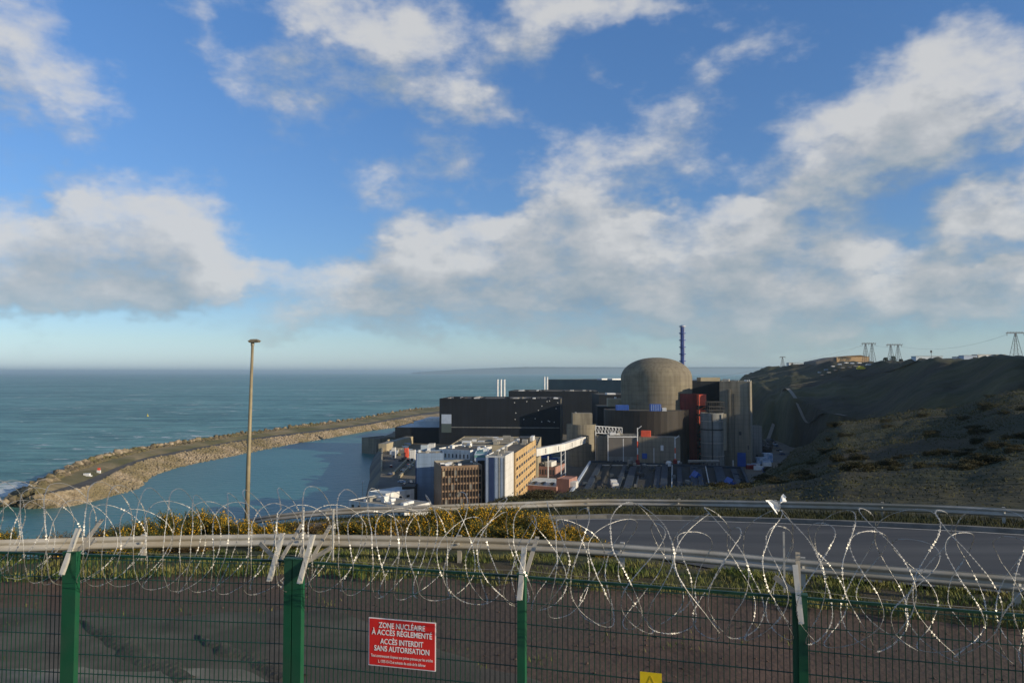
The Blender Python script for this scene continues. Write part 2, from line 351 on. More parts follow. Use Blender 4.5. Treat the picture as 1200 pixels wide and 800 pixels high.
M['mast_blue'] = mat('mast_blue', (.045, .075, .24), (.075, .115, .33), .3, .5)
M['mast_white'] = mat('mast_white', (.45, .47, .52), (.6, .62, .66), .3, .5)
M['hall_roof'] = mat('hall_roof', (.040, .038, .033), (.066, .062, .052), .08, .9, stretch=(1, .15, 1), c3=(.05, .052, .053), scale3=.05)
M['hall_strip'] = mat('hall_strip', (.022, .032, .048), (.042, .056, .074), .2, .6)
M['tan_wall'] = mat('tan_wall', (.36, .24, .125), (.42, .29, .155), .1, .8)
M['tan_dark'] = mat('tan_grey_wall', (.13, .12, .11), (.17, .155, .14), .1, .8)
M['pylon'] = mat('pylon_steel', (.10, .105, .11), (.14, .145, .15), .5, .6)
M['buoy'] = mat('buoy_yellow', (.65, .50, .03), (.75, .6, .05), .5, .5)
M['far_land'] = mat('far_land', (.08, .09, .06), (.13, .13, .09), .0008, .95)
M['tyre'] = mat('tyre_rubber', (.015, .015, .015), (.025, .025, .025), 3, .9)
M['tree_leaf'] = mat('tree_leaf', (.020, .028, .010), (.045, .055, .02), .2, .9)

# ------------------------------------------------------------------ sea
def sea_material():
    m = bpy.data.materials.new('sea_water'); m.use_nodes = True; nt = m.node_tree; N = nt.nodes; L = nt.links
    b = N['Principled BSDF']
    pos = N.new('ShaderNodeNewGeometry').outputs['Position']
    def mp(rot, sc):
        q = N.new('ShaderNodeMapping'); q.inputs['Rotation'].default_value = (0, 0, rot); q.inputs['Scale'].default_value = sc; L.new(pos, q.inputs[0]); return q.outputs[0]
    def nz(v, s, d, r=.55, w=0):
        t = N.new('ShaderNodeTexNoise'); t.inputs['Scale'].default_value = s; t.inputs['Detail'].default_value = d; t.inputs['Roughness'].default_value = r; t.inputs['Distortion'].default_value = w; L.new(v, t.inputs['Vector']); return t.outputs['Fac']
    def mth(op, a, c):
        q = N.new('ShaderNodeMath'); q.operation = op
        for i, v in enumerate((a, c)):
            if isinstance(v, (int, float)): q.inputs[i].default_value = v
            else: L.new(v, q.inputs[i])
        return q.outputs[0]
    swell = nz(mp(R(20), (.35, 1, 1)), .035, 6, .6, .5)
    chop = nz(mp(R(30), (.5, 1, 1)), .22, 5, .6)
    big = nz(mp(R(10), (.25, 1, 1)), .0035, 5, .6)
    # harbour water is calm: inside the breakwater
    r = N.new('ShaderNodeValToRGB'); L.new(mth('ADD', mth('MULTIPLY', swell, .55), mth('MULTIPLY', big, .45)), r.inputs[0])
    e = r.color_ramp.elements; e[0].position = .40; e[0].color = (.032, .125, .130, 1); e[1].position = .60; e[1].color = (.160, .360, .350, 1)
    white = N.new('ShaderNodeMapRange'); white.inputs['From Min'].default_value = .610; white.inputs['From Max'].default_value = .655
    foam = mth('ADD', mth('MULTIPLY', nz(mp(R(8), (.5, 1, 1)), .06, 9, .74, .8), .8), mth('MULTIPLY', nz(mp(0, (1, 1, 1)), .004, 3), .27))
    tp = G(40, 575, 0)
    dv = N.new('ShaderNodeVectorMath'); dv.operation = 'DISTANCE'; L.new(pos, dv.inputs[0]); dv.inputs[1].default_value = (tp.x - 12, tp.y + 8, 0)
    surf = N.new('ShaderNodeMapRange'); L.new(dv.outputs['Value'], surf.inputs['Value']); surf.inputs['From Min'].default_value = 75; surf.inputs['From Max'].default_value = 20; surf.inputs['To Max'].default_value = .13
    foam = mth('ADD', foam, surf.outputs[0])
    L.new(foam, white.inputs['Value'])
    sx = N.new('ShaderNodeSeparateXYZ'); L.new(pos, sx.inputs[0])
    mx = N.new('ShaderNodeMix'); mx.data_type = 'RGBA'; L.new(white.outputs[0], mx.inputs[0]); L.new(r.outputs[0], mx.inputs[6]); mx.inputs[7].default_value = (.60, .64, .64, 1)
    L.new(mx.outputs[2], b.inputs['Base Color'])
    b.inputs['Roughness'].default_value = .42; b.inputs['IOR'].default_value = 1.333; b.inputs['Specular IOR Level'].default_value = .22
    bp = N.new('ShaderNodeBump'); bp.inputs['Strength'].default_value = .9; bp.inputs['Distance'].default_value = 6.0
    L.new(mth('ADD', mth('MULTIPLY', swell, 1.0), mth('MULTIPLY', chop, .28)), bp.inputs['Height']); L.new(bp.outputs[0], b.inputs['Normal'])
    return m
sea = MB()
far = 90000.0
sea.add([(-far, -2000, 0), (far, -2000, 0), (far, far, 0), (-far, far, 0)], [(0, 1, 2, 3)])
tag(sea.build('sea', sea_material()), kind='structure')
def basin_material():
    m = mat('basin_water', (.034, .155, .158), (.058, .205, .200), .012, .34, .6, .25, stretch=(.5, 1, 1), detail=6, spec=.26, bdist=1.6, c3=(.044, .172, .174), scale3=.01)
    return m
# far headland on the horizon
fl = MB(); n = 40; rows = []
for i in range(n + 1):
    px = 495 + i * 15; t = i / n
    top = 436 - 6.0 * min(1, max(0, (px - 500) / 110) ** .6) - .5 * fb(px * .02, 3)
    Y = 32000
    a = D(px, 436, Y); h = max(2, CZ + (436 - top) * Y / FPX)
    rows.append([Vector((a.x, Y - 900, -2)), Vector((a.x, Y - 500, h * .75)), Vector((a.x * 1.03, Y, h)), Vector((a.x * 1.25, Y + 4000, h * .9)), Vector((a.x * 1.3, Y + 5000, -2))])
for r_ in rows: fl.v += r_
for i in range(n):
    for j in range(4): fl.f.append((i * 5 + j, (i + 1) * 5 + j, (i + 1) * 5 + j + 1, i * 5 + j + 1))
tag(fl.build('far_headland_hills', M['far_land'], smooth=True), kind='structure')

# ------------------------------------------------------------------ terrain
RAIL1 = [(-400, 634, 17.2), (-150, 634, 18.0), (0, 632, 18.4), (150, 628, 19.0), (280, 626, 19.2), (345, 625.5, 19.1), (600, 630.5, 18.6), (800, 642, 17.5), (930, 654, 16.7), (1200, 675, 15.1), (1450, 697, 13.8), (1800, 730, 12.2)]
RAIL2 = [(268, 615, 37), (310, 604, 35.6), (400, 595, 34.6), (500, 591.5, 34), (600, 588, 34), (700, 584.5, 34), (800, 585, 33), (900, 586.5, 31.5), (1000, 588.5, 30), (1100, 591.5, 28.6), (1200, 596.5, 27.4), (1400, 608, 25.4), (1800, 640, 22.5)]
r1 = [D(*p) for p in RAIL1]; r2 = [D(*p) for p in RAIL2]
T1 = sorted((p.x, p.y, p.z) for p in r1); T2 = sorted((p.x, p.y, p.z) for p in r2)
def y1(x): return interp(T1, x)
def y2(x):
    if x < T2[0][0]: return [T2[0][1] + (T2[0][0] - x) * .10, T2[0][2] - (T2[0][0] - x) * .10]
    return interp(T2, x)
ZG = CZ - 4.85
def gz(x, y):
    a, az = y1(x); b, bz = y2(x); zb = bz - .78
    za = az - .78
    if y < a - 3: z = ZG
    elif y < a: z = ZG + (za - ZG) * ((y - a + 3) / 3)
    elif y < b: z = za + (zb - za) * ((y - a) / (b - a))
    else: z = zb
    if x < -11 and y > a + 2: z -= min(3, (-11 - x) * .05) * min(1, (y - a - 2) / 5)
    return z
gm = MB(); xs = [i * .5 for i in range(-130, 171)]; k = 0
ys = [-60, -40, -25, -15, -8, -3] + [i * .5 for i in range(0, 80)]
for y in ys:
    for x in xs:
        yy = min(y, y2(x)[0] + .9)
        a = y1(x)[0]
        z = gz(x, yy) + .035 * fb(x * .7, yy * .7) + (0.0 if not (a - 1.8 < yy < a + 1.4) else .06 * (1 + fb(x * 1.3, yy * 1.3)))
        gm.v.append(Vector((x, yy, z)))
w = len(xs)
for j in range(len(ys) - 1):
    for i in range(w - 1):
        q = j * w + i; gm.f.append((q, q + 1, q + w + 1, q + w))
gm.v = [Vector((p.x, p.y, p.z)) for p in gm.v]
tag(gm.build('ground', M['soil'], smooth=True, origin=(0, 0, 0)), kind='structure')
# grass verge under the near rail (a sheet with an uneven edge)
def strip(name, mt, fa, fb_, x0, x1, lift, step=.4, rows=6):
    m = MB(); n = int((x1 - x0) / step)
    for i in range(n + 1):
        x = x0 + i * step
        ya, yb = fa(x), fb_(x)
        for j in range(rows + 1):
            y = ya + (yb - ya) * j / rows; m.v.append(Vector((x, y, gz(x, y) + (lift if 0 < j < rows or lift < .14 or name == 'far_verge' else -.05))))
    for i in range(n):
        for j in range(rows): q = i * (rows + 1) + j; m.f.append((q, q + rows + 1, q + rows + 2, q + 1))
    return tag(m.build(name, mt, smooth=True, origin=(0, 0, 0)), kind='structure')
strip('grass_verge', M['grass_floor'], lambda x: y1(x)[0] - 1.5 + .35 * fb(x * .8, 0), lambda x: y1(x)[0] + 1.8, -60, 60, .15)
strip('scrub_verge', M['grass_floor'], lambda x: y1(x)[0] + 1.7, lambda x: min(y1(x)[0] + 6.5, y2(x)[0]) - (0 if x < 2 else min(5.0, (x - 2) * .9)), -60, 8, .09, rows=8)
strip('road', M['asphalt'], lambda x: y1(x)[0] + 2.0 + (4.0 if x < 0 else max(0, 4.0 - x * .8)), lambda x: y2(x)[0] - 2.0, -13, 60, .12, rows=16)
strip('road_edge_line', M['white_paint'], lambda x: y2(x)[0] - 2.45, lambda x: y2(x)[0] - 2.33, -12, 60, .128, rows=1)
strip('far_verge', M['grass_floor'], lambda x: y2(x)[0] - 1.75, lambda x: y2(x)[0] + .8, -13, 60, .20)
kb = MB()
x = -12.0
while x < 60:
    a = Vector((x, y2(x)[0] - 1.98, gz(x, y2(x)[0] - 1.98) + .10)); x += 1.0
    b = Vector((x, y2(x)[0] - 1.98, gz(x, y2(x)[0] - 1.98) + .10)); kb.bar(a + Vector((0, 0, .06)), b + Vector((0, 0, .06)), .20, .24)
tag(kb.build('road_kerb', M['kerb']), kind='structure')
# pale concrete apron just beyond the fence, lower left
cp = MB(); n = 60
for i in range(n + 1):
    x = -16 + 13.2 * i / n
    far_y = 12.3 + .30 * fb(x * .9, 2) + .1 * fb(x * 4, 2) - max(0, (x + 4.2)) * 1.2
    for j in range(5): cp.v.append(Vector((x, 8.6 + (max(far_y, 9) - 8.6) * j / 4, ZG + .075)))
for i in range(n):
    for j in range(4): q = i * 5 + j; cp.f.append((q, q + 5, q + 6, q + 1))
tag(cp.build('concrete_apron_path', M['concrete_path']), kind='structure')

def polar(name, cols, mt, npx, nseg, amp, seed, kindname='structure', freq=.06):
    """terrain sheet: columns of (px, [(Y, z), ...])"""
    m = MB(); p0, p1 = cols[0][0], cols[-1][0]; K = len(cols[0][1])
    pxs = []
    for (a, _), (b, _) in zip(cols, cols[1:]):
        c = max(4, int(npx * (b - a) / 100.0)) if b - a < 400 else int(npx * 2)
        pxs += [a + (b - a) * i / c for i in range(c)]
    pxs.append(p1)
    rows = K - 1; cnt = rows * nseg + 1
    for px in pxs:
        for (a, pa), (b, pb) in zip(cols, cols[1:]):
            if a <= px <= b: break
        t = (px - a) / (b - a); t = t * t * (3 - 2 * t)
        prof = [(u[0] + (v[0] - u[0]) * t, u[1] + (v[1] - u[1]) * t) for u, v in zip(pa, pb)]
        for j in range(cnt):
            i = min(j // nseg, rows - 1); s = (j - i * nseg) / nseg
            # Catmull-Rom on z for soft slopes
            g = lambda q: prof[max(0, min(K - 1, q))]
            Y = g(i)[0] + (g(i + 1)[0] - g(i)[0]) * s
            m0 = (g(i + 1)[1] - g(i - 1)[1]) / 2; m1 = (g(i + 2)[1] - g(i)[1]) / 2
            lim = abs(g(i + 1)[1] - g(i)[1]) * 1.5
            m0 = max(-lim, min(lim, m0)); m1 = max(-lim, min(lim, m1))
            s2, s3 = s * s, s * s * s
            z = (2 * s3 - 3 * s2 + 1) * g(i)[1] + (s3 - 2 * s2 + s) * m0 + (-2 * s3 + 3 * s2) * g(i + 1)[1] + (s3 - s2) * m1
            X = (px - CX) / FPX * Y
            fade = min(1, j / nseg)
            z += fade * amp * (Y / 200.0) ** .5 * (fb(X * freq, Y * freq, seed, 5) + .35 * fb(X * freq * 4, Y * freq * 4, seed + 5, 3))
            m.v.append(Vector((X, Y, z)))
    for i in range(len(pxs) - 1):
        for j in range(cnt - 1):
            q = i * cnt + j; m.f.append((q, q + cnt, q + cnt + 1, q + 1))
    o = m.build(name, mt, smooth=True, origin=(0, 0, 0)); tag(o, kind='structure'); return m
def dz(l): return [(Y, CZ - d) for Y, d in l]
def pz(l): return [(Y, (CZ - (v - HOR) * Y / FPX) if k == 'y' else v) for Y, k, v in l]
leftcol = dz([(19.5, 5.6), (23.5, 6.1), (27, 6.7), (32, 9), (50, 22), (80, 40), (120, 64), (170, 82)])
def st(px): 
    # the start of a column sits just under the far verge
    p = interp(RAIL2, px); q = D(px, p[0], p[1]); return (q.y + .55, CZ - (q.z - .78) + .06)
cols1 = [(-1500, leftcol), (-500, leftcol), (0, leftcol), (180, leftcol),
    (300, dz([st(300), (39, 8.4), (42, 9.2), (48, 12.5), (64, 25), (95, 46), (130, 66), (180, 84)])),
    (540, dz([st(540), (38, 7.4), (43, 8.7), (52, 12), (70, 24), (100, 44), (140, 66), (190, 84)])),
    (600, dz([st(600), (45, 8.1), (60, 10.4), (85, 14.3), (105, 17.6), (125, 24), (165, 50), (230, 68)])),
    (700, dz([st(700), (45, 7.9), (60, 10.2), (85, 13.9), (110, 17.3), (130, 24), (170, 50), (230, 68)])),
    (870, dz([st(870), (45, 7.8), (60, 9.9), (90, 14.0), (130, 19.3), (150, 25), (190, 47), (250, 68)])),
    (905, dz([st(905), (45, 7.7), (60, 9.8), (90, 13.4), (135, 18.0), (165, 20.8), (205, 38), (270, 68)])),
    (935, dz([st(935), (45, 7.6), (60, 9.6), (90, 12.6), (140, 16.8), (190, 18.9), (225, 32), (300, 68)])),
    (990, dz([st(990), (45, 7.2), (60, 8.6), (90, 10.8), (150, 13.7), (230, 14.9), (265, 25), (340, 68)])),
    (1110, dz([st(1110), (45, 6.8), (60, 7.8), (90, 9.3), (160, 11.2), (250, 11.9), (285, 20), (360, 60)])),
    (1200, dz([st(1200), (45, 6.3), (60, 6.8), (90, 7.3), (160, 7.2), (270, 6.75), (305, 14), (380, 52)])),
    (1400, dz([st(1400), (45, 5), (60, 4.2), (90, 2), (160, 0), (270, 0), (305, 0), (380, 10)])),
    (1900, dz([(22, 5.3), (32, 3.6), (45, 0), (60, -4), (90, -7), (140, -9), (200, -9), (300, -7)])),
    (3600, dz([(16, 5.0), (20, 0), (26, -7), (34, -12), (50, -16), (80, -18), (110, -18), (170, -18)]))]
hs = polar('hillside', cols1, M['scrub'], 26, 9, .75, 1.0)
cols2 = [(848, [(700 + 200 * i, -3) for i in range(9)]),
    (872, pz([(770, 'z', 11), (800, 'z', 12), (850, 'z', 35), (900, 'y', 450), (1000, 'y', 444), (1150, 'y', 440.5), (1400, 'z', 55), (1800, 'z', -3), (2500, 'z', -3)])),
    (905, pz([(730, 'z', 11), (745, 'z', 30), (770, 'y', 472), (820, 'y', 456), (900, 'y', 445), (1100, 'y', 431.5), (1500, 'z', 84), (2200, 'z', 70), (2800, 'z', -3)])),
    (930, pz([(660, 'z', 11), (672, 'z', 30), (690, 'y', 470), (760, 'y', 455), (860, 'y', 441), (1000, 'y', 428.5), (1500, 'z', 88), (2200, 'z', 80), (2800, 'z', -3)])),
    (990, pz([(560, 'z', 11), (575, 'z', 25), (590, 'y', 489), (680, 'y', 463), (770, 'y', 444), (880, 'y', 425), (1400, 'z', 90), (2200, 'z', 85), (2800, 'z', -3)])),
    (1110, pz([(400, 'z', 14), (416, 'z', 30), (440, 'y', 482), (490, 'y', 455), (535, 'y', 440), (590, 'y', 421.5), (1300, 'z', 92), (2200, 'z', 90), (2800, 'z', -3)])),
    (1200, pz([(335, 'z', 20), (350, 'z', 42), (372, 'y', 466), (408, 'y', 446), (440, 'y', 432), (478, 'y', 417.5), (1200, 'z', 94), (2200, 'z', 90), (2800, 'z', -3)])),
    (1255, pz([(300, 'z', 30), (316, 'z', 52), (335, 'z', 70), (360, 'z', 86), (385, 'z', 95), (420, 'z', 101), (1000, 'z', 98), (2200, 'z', 92), (2800, 'z', -3)])),
    (1500, pz([(285, 'z', 50), (298, 'z', 66), (315, 'z', 82), (335, 'z', 92), (360, 'z', 97), (410, 'z', 99), (1200, 'z', 95), (2200, 'z', 90), (2800, 'z', -3)])),
    (2200, [(200, 72), (230, 77), (260, 82), (300, 86), (350, 90), (450, 93), (900, 95), (1500, 90), (2800, -3)]),
    (4000, [(60, 76), (80, 78), (110, 80), (150, 84), (200, 88), (300, 90), (500, 92), (900, 90), (2000, -3)])]
fc = polar('far_cliff_hill', cols2, M['cliff'], 40, 18, 2.2, 9.0, freq=.018)

# plant platform with its sloping sea wall
top = [G(418, 660, 12), G(440, 585, 12), (G(447, 552, 12)), G(448, 529, 12), G(454, 520, 12), G(463, 513, 12), G(463, 505, 12), G(512, 494, 12), G(640, 474, 12), G(868, 466, 12), G(905, 480, 12), G(1000, 530, 12), G(1150, 580, 12), G(1150, 700, 12)]
low = [G(400, 665, -2), G(424, 592, -2), G(431, 563, -2), G(431, 549, -2), G(440, 528, -2), G(440, 514, -2), G(460, 506, -2), G(505, 490, -2), G(630, 470, -2), G(868, 464, -2), G(905, 480, -2), G(1000, 530, -2), G(1150, 580, -2), G(1150, 700, -2)]
pf = MB(); k = len(top); pf.add(top + low, [tuple(range(k))[::-1]] + [(i, (i + 1) % k, k + (i + 1) % k, k + i) for i in range(k)])
pf.f = [f for f in pf.f]
tag(pf.build('plant_yard_ground', M['yard'], origin=(0, 0, 0)), kind='structure')

# ------------------------------------------------------------------ breakwater
bw = [((14, 594), (40, 582), (42, 574)), ((40, 598), (66, 578), (60, 562)), ((75, 596.5), (98, 572), (81, 550)), ((105, 590.5), (112, 567), (99, 543.5)),
      ((130, 584), (122, 561.5), (117, 537.5)), ((163, 574.5), (141, 551), (145, 531)), ((180, 560.5), (166, 541), (176, 524.5)), ((215, 548.5), (200, 533), (215, 518.5)),
      ((260, 539), (250, 523), (255, 513)), ((292, 532.6), (285, 516.5), (292, 507.5)), ((347, 521), (340, 510), (345, 500.5)), ((378, 516), (377, 505.5), (380, 496)),
      ((429, 506.6), (430, 498), (430, 489)), ((464, 502), (465, 491.5), (470, 482)), ((515, 494), (514, 484), (514, 476.5)), ((610, 482), (610, 474), (610, 469))]
A_ = [G(*p[0], -1.0) for p in bw]; B_ = [G(*p[1], 7.0) for p in bw]; C_ = [G(*p[2], 10.0) for p in bw]
def resample(P, n):
    out = []
    for i in range(len(P) - 1):
        p0, p1, p2, p3 = P[max(0, i - 1)], P[i], P[i + 1], P[min(len(P) - 1, i + 2)]
        for j in range(n):
            t = j / n
            out.append(.5 * ((2 * p1) + (p2 - p0) * t + (2 * p0 - 5 * p1 + 4 * p2 - p3) * t * t + (3 * p1 - p0 - 3 * p2 + p3) * t ** 3))
    return out + [P[-1]]
A_, B_, C_ = resample(A_, 8), resample(B_, 8), resample(C_, 8)
O_ = []
for i, c in enumerate(C_):
    t = (C_[min(i + 1, len(C_) - 1)] - C_[max(i - 1, 0)]); n_ = Vector((-t.y, t.x, 0)).normalized()
    O_.append(c + n_ * 24 - Vector((0, 0, 11)))
def sheet(name, rows, mt, amp=0, kind='structure', sub=(1, 1), freq=.2):
    m = MB(); c = len(rows)
    for i in range(len(rows[0])):
        for j in range(c):
            p = rows[j][i].copy(); 
            if amp: p.z += amp * fb(p.x * freq, p.y * freq)
            m.v.append(p)
    for i in range(len(rows[0]) - 1):
        for j in range(c - 1): q = i * c + j; m.f.append((q, q + 1, q + c + 1, q + c))
    return tag(m.build(name, mt, origin=(0, 0, 0), smooth=True), kind=kind)
mixr = lambda P, Q, t, dzz=0: [p.lerp(q, t) + Vector((0, 0, dzz)) for p, q in zip(P, Q)]
sheet('breakwater_inner_bank', [A_, mixr(A_, B_, .25), mixr(A_, B_, .5), mixr(A_, B_, .75), B_], M['rubble'], .5)
def flat(P, z): return [Vector((p.x, p.y, z)) for p in P]
R0, R1 = B_, mixr(B_, C_, .32); R1 = flat(R1, 7.2)
sheet('breakwater_road', [R0, R1], M['quay_road'])
sheet('breakwater_crest_bank', [R1, mixr(R1, C_, .35, .7), mixr(R1, C_, .75, .3), C_], M['bank'], .25)
sheet('breakwater_outer_bank', [C_, mixr(C_, O_, .33), mixr(C_, O_, .66), O_], M['rubble_dark'], .8)
# tip cap
tip = MB(); 
cen = (B_[2] + C_[2]) / 2
ring = [A_[12], A_[8], A_[4], A_[0], O_[0], O_[6]]
rr = random.Random(3)
small = MB()
def on(P, Q, i, t): 
    i0 = int(i); f = i - i0; i1 = min(i0 + 1, len(P) - 1)
    return P[i0].lerp(P[i1], f).lerp(Q[i0].lerp(Q[i1], f), t)
nst = len(A_) - 1
for _ in range(9000):
    u = rr.random() ** 1.35 * (nst - 10); t = rr.random()
    small.rock(on(A_, B_, u, t) + Vector((0, 0, rr.uniform(-.2, .5))), rr.uniform(.7, 1.6), rr)
tag(small.build('rock_rubble', M['rubble'], origin=(0, 0, 0)), 'mass of pale broken stones on the harbour slope of the breakwater', 'rubble', kind='stuff')
small = MB()
for _ in range(4200):
    u = rr.random() ** 1.15 * (nst - 8); t = rr.random() ** 1.5 - .12
    small.rock((on(C_, O_, u, t * .8) if t > 0 else on(C_, R1, u, -t * 2.4)) + Vector((0, 0, rr.uniform(-.3, .6))), rr.uniform(1.0, 2.4), rr)
for _ in range(1500):
    a, b = rr.random(), rr.random(); u = rr.random() ** 1.3 * 26
    p = on(A_, C_, u, rr.random()); 
    if u < 18: small.rock(p + Vector((0, 0, rr.uniform(0, 1.2))), rr.uniform(1.0, 2.3), rr)
tag(small.build('weathered_rock_rubble', M['rubble_dark'], origin=(0, 0, 0)), 'mass of darker weathered rocks along the seaward side and head of the breakwater', 'rubble', kind='stuff')
bm_ = []
for k in range(6):
    q = MB(); q.rock((0, 0, 0), 1.0, rr, .85); me = bpy.data.meshes.new('boulder'); me.from_pydata([tuple(v) for v in q.v], [], q.f); me.materials.append(M['rubble_dark'] if k % 2 else M['rubble']); bm_.append(me)
def boulder(p, r, lab, grp):
    o = bpy.data.objects.new('boulder', rr.choice(bm_)); COL.objects.link(o); o.location = p; o.scale = (r * rr.uniform(.85, 1.2), r * rr.uniform(.85, 1.2), r * rr.uniform(.8, 1.1)); o.rotation_euler = (rr.uniform(-.4, .4), rr.uniform(-.4, .4), rr.random() * 6.28)
    tag(o, lab, 'boulder', grp)
for _ in range(170):
    u = rr.random() * 17; t = rr.random()
    p = on(A_, C_, u, t) if rr.random() < .62 else on(C_, O_, u, t * .75)
    boulder(p + Vector((0, 0, rr.uniform(.3, 1.4))), rr.uniform(2.0, 3.6), 'big brown boulder heaped at the rounded head of the breakwater', 'boulders at the breakwater head')
for i in range(130):
    u = 17 + (nst - 27) * (i / 130.0) ** 1.25 + rr.uniform(-.15, .15)
    boulder(on(C_, O_, u, rr.uniform(.0, .1)) + Vector((0, 0, rr.uniform(.5, 1.4))), rr.uniform(2.2, 3.8), 'big grey brown boulder in the row along the seaward crest of the breakwater', 'boulders along the breakwater crest')
# basin water between breakwater and plant: calmer sheet just above the open sea
mid = [B_[i] for i in range(0, len(B_), 6)]
poly = [(p.x, p.y) for p in mid] + [(p.x + 12, p.y + 4) for p in (low[7], low[6], low[5], low[4], low[3], low[2], low[1], low[0])] + [(-60, 100), (-230, 260)]
from mathutils.geometry import tessellate_polygon
pv_ = [Vector((x, y, .25)) for x, y in poly]
bb = MB(); bb.add(pv_, [tuple(t) if (pv_[t[1]] - pv_[t[0]]).cross(pv_[t[2]] - pv_[t[0]]).z > 0 else tuple(t)[::-1] for t in tessellate_polygon([pv_])]); tag(bb.build('basin_water', basin_material(), origin=(0, 0, 0)), kind='structure')

# ------------------------------------------------------------------ buildings
WR = random.Random(19)
M['window_blind'] = mat('window_blind', (.12, .115, .10), (.22, .21, .185), 1, .6)
class Bld:
    def __init__(s, name, label, cat, A, B, Y, Y2, depth, zb, wall, roof, group=None, parapet=.5, walls=True):
        p = D(*A, Y); s.zr = p.z; q = D(*B, Y2 or Y)
        s.P = Vector((p.x, p.y, zb)); s.ex = Vector((q.x - p.x, q.y - p.y, 0)); s.w = s.ex.length
        u = s.ex.normalized(); s.u = u; s.n = Vector((-u.y, u.x, 0)); s.ey = s.n * depth; s.d = depth; s.h = s.zr - zb
        s.root = thing(name, label, cat, s.P + s.ex / 2 + s.ey / 2, group)
        if walls:
            s.wall = MB().obox(s.P, s.ex, s.ey, (0, 0, s.h - .3)).build('wall', wall, s.root)
            r = MB().obox(s.P + Vector((0, 0, s.h - .3)) + u * .35 + s.n * .35, s.ex - u * .7, s.ey - s.n * .7, (0, 0, .12))
            s.roof = r.build('roof', roof, s.root)
            if parapet:
                q = MB(); o = s.P + Vector((0, 0, s.h - .3)); 
                q.obox(o, s.ex, s.n * .35, (0, 0, parapet)); q.obox(o + s.ey - s.n * .35, s.ex, s.n * .35, (0, 0, parapet))
                q.obox(o + s.n * .35, u * .35, s.ey - s.n * .7, (0, 0, parapet)); q.obox(o + s.n * .35 + s.ex - u * .35, u * .35, s.ey - s.n * .7, (0, 0, parapet))
                q.build('parapet', wall, s.root)
    def face(s, f):
        if f == 'front': return s.P, s.ex, -s.n
        if f == 'right': return s.P + s.ex, s.ey, s.u
        if f == 'left': return s.P + s.ey, -s.ey, -s.u
    def panel(s, f, u0, u1, z0, z1, name, m, proud=.15, label=None, parent=None):
        o, e, n = s.face(f)
        b = MB().obox(o + e * u0 + Vector((0, 0, z0)) - n * .05, e * (u1 - u0), n * (proud + .05), (0, 0, z1 - z0)).build(name, m, parent or s.root)
        if label: b['label'] = label
        return b
    def windows(s, f, cols, rows, u0, u1, z0, z1, fw=.6, fh=.55, m=None, name='window', rng=None):
        for i in range(cols):
            for j in range(rows):
                cu = u0 + (u1 - u0) * (i + .5) / cols; hw = (u1 - u0) / cols * fw / 2
                cz = z0 + (z1 - z0) * (j + .5) / rows; hh = (z1 - z0) / rows * fh / 2
                s.panel(f, cu - hw, cu + hw, cz - hh, cz + hh, name, M['window_blind'] if WR.random() < .10 else (M['glass'] if WR.random() < .25 else (m or M['window'])), .08)
    def onroof(s, u0, u1, v0, v1, h, name, m, z0=0):
        return MB().obox(s.P + s.ex * u0 + s.ey * v0 + Vector((0, 0, s.h - .18 + z0)), s.ex * (u1 - u0), s.ey * (v1 - v0), (0, 0, h)).build(name, m, s.root)
    def clutter(s, n, seed, mts=('pale_roof', 'galv', 'white_steel'), size=(1.5, 4), h=(.6, 2.2)):
        r = random.Random(seed)
        for i in range(n):
            a, b = r.uniform(size[0], size[1]) / s.w, r.uniform(size[0], size[1]) / s.d
            a = min(a, .3); b = min(b, .3)
            u, v = r.uniform(.05, .95 - a), r.uniform(.05, .95 - b)
            s.onroof(u, u + a, v, v + b, r.uniform(*h), 'roof_vent', M[r.choice(mts)])
ZP = 12.0
# --- big halls
b = Bld('turbine_hall', 'long black clad turbine hall nearest, behind the offices', 'industrial hall', (515, 467), (657, 468.5), 690, 680, 62, ZP, M['black_clad'], M['dark_roof'])
b.panel('front', .018, .10, 19, 27.5, 'pale_panel', M['pale_blue'], .3); b.panel('front', .018, .10, 11, 18.8, 'green_panel', M['green_clad'], .3)
b.panel('front', .10, .99, 15.5, 16.3, 'ledge', M['concrete_grey'], .5)
b.panel('right', .0, .28, 2, 42, 'end_panel', M['concrete'], .25); b.panel('right', .34, .98, 2, 40, 'end_panel', M['black_clad'], .4)
r = random.Random(5)
for i in range(16):
    u, z = r.uniform(.62, .98), r.uniform(18, 41); b.panel('front', u, u + .0065, z, z + .8, 'white_speck', M['white_steel'], .35)  # small white specks scattered over the right part of the hall front
for i in range(22): u = r.uniform(0, .96); b.onroof(u, u + r.uniform(.008, .05), r.uniform(0, .2), r.uniform(.25, .5), r.uniform(.7, 1.6), 'roof_vent', M[r.choice(['dark_steel', 'white_steel', 'black_clad', 'galv'])])
b2 = Bld('turbine_hall', 'second black clad hall, standing behind the nearest black hall', 'industrial hall', (596, 458.3), (701, 459.5), 810, 800, 70, ZP, M['black_clad'], M['dark_roof'])
b2.panel('right', .0, .2, 2, 45, 'end_panel', M['concrete_grey'], .3)
for i in range(14): u = r.uniform(0, .95); b2.onroof(u, u + r.uniform(.01, .05), r.uniform(0, .2), r.uniform(.25, .5), r.uniform(.7, 1.6), 'roof_vent', M[r.choice(['dark_steel', 'white_steel', 'galv'])])
b3 = Bld('green_hall', 'low wide grey green hall farthest back, left of the dome', 'industrial hall', (642, 444.5), (845, 447), 1060, 880, 80, ZP, M['green_clad'], M['dark_roof'])
for i in range(8): u = r.uniform(.3, .9); b3.onroof(u, u + .03, .1, .4, 2, 'roof_vent', M['white_steel'])
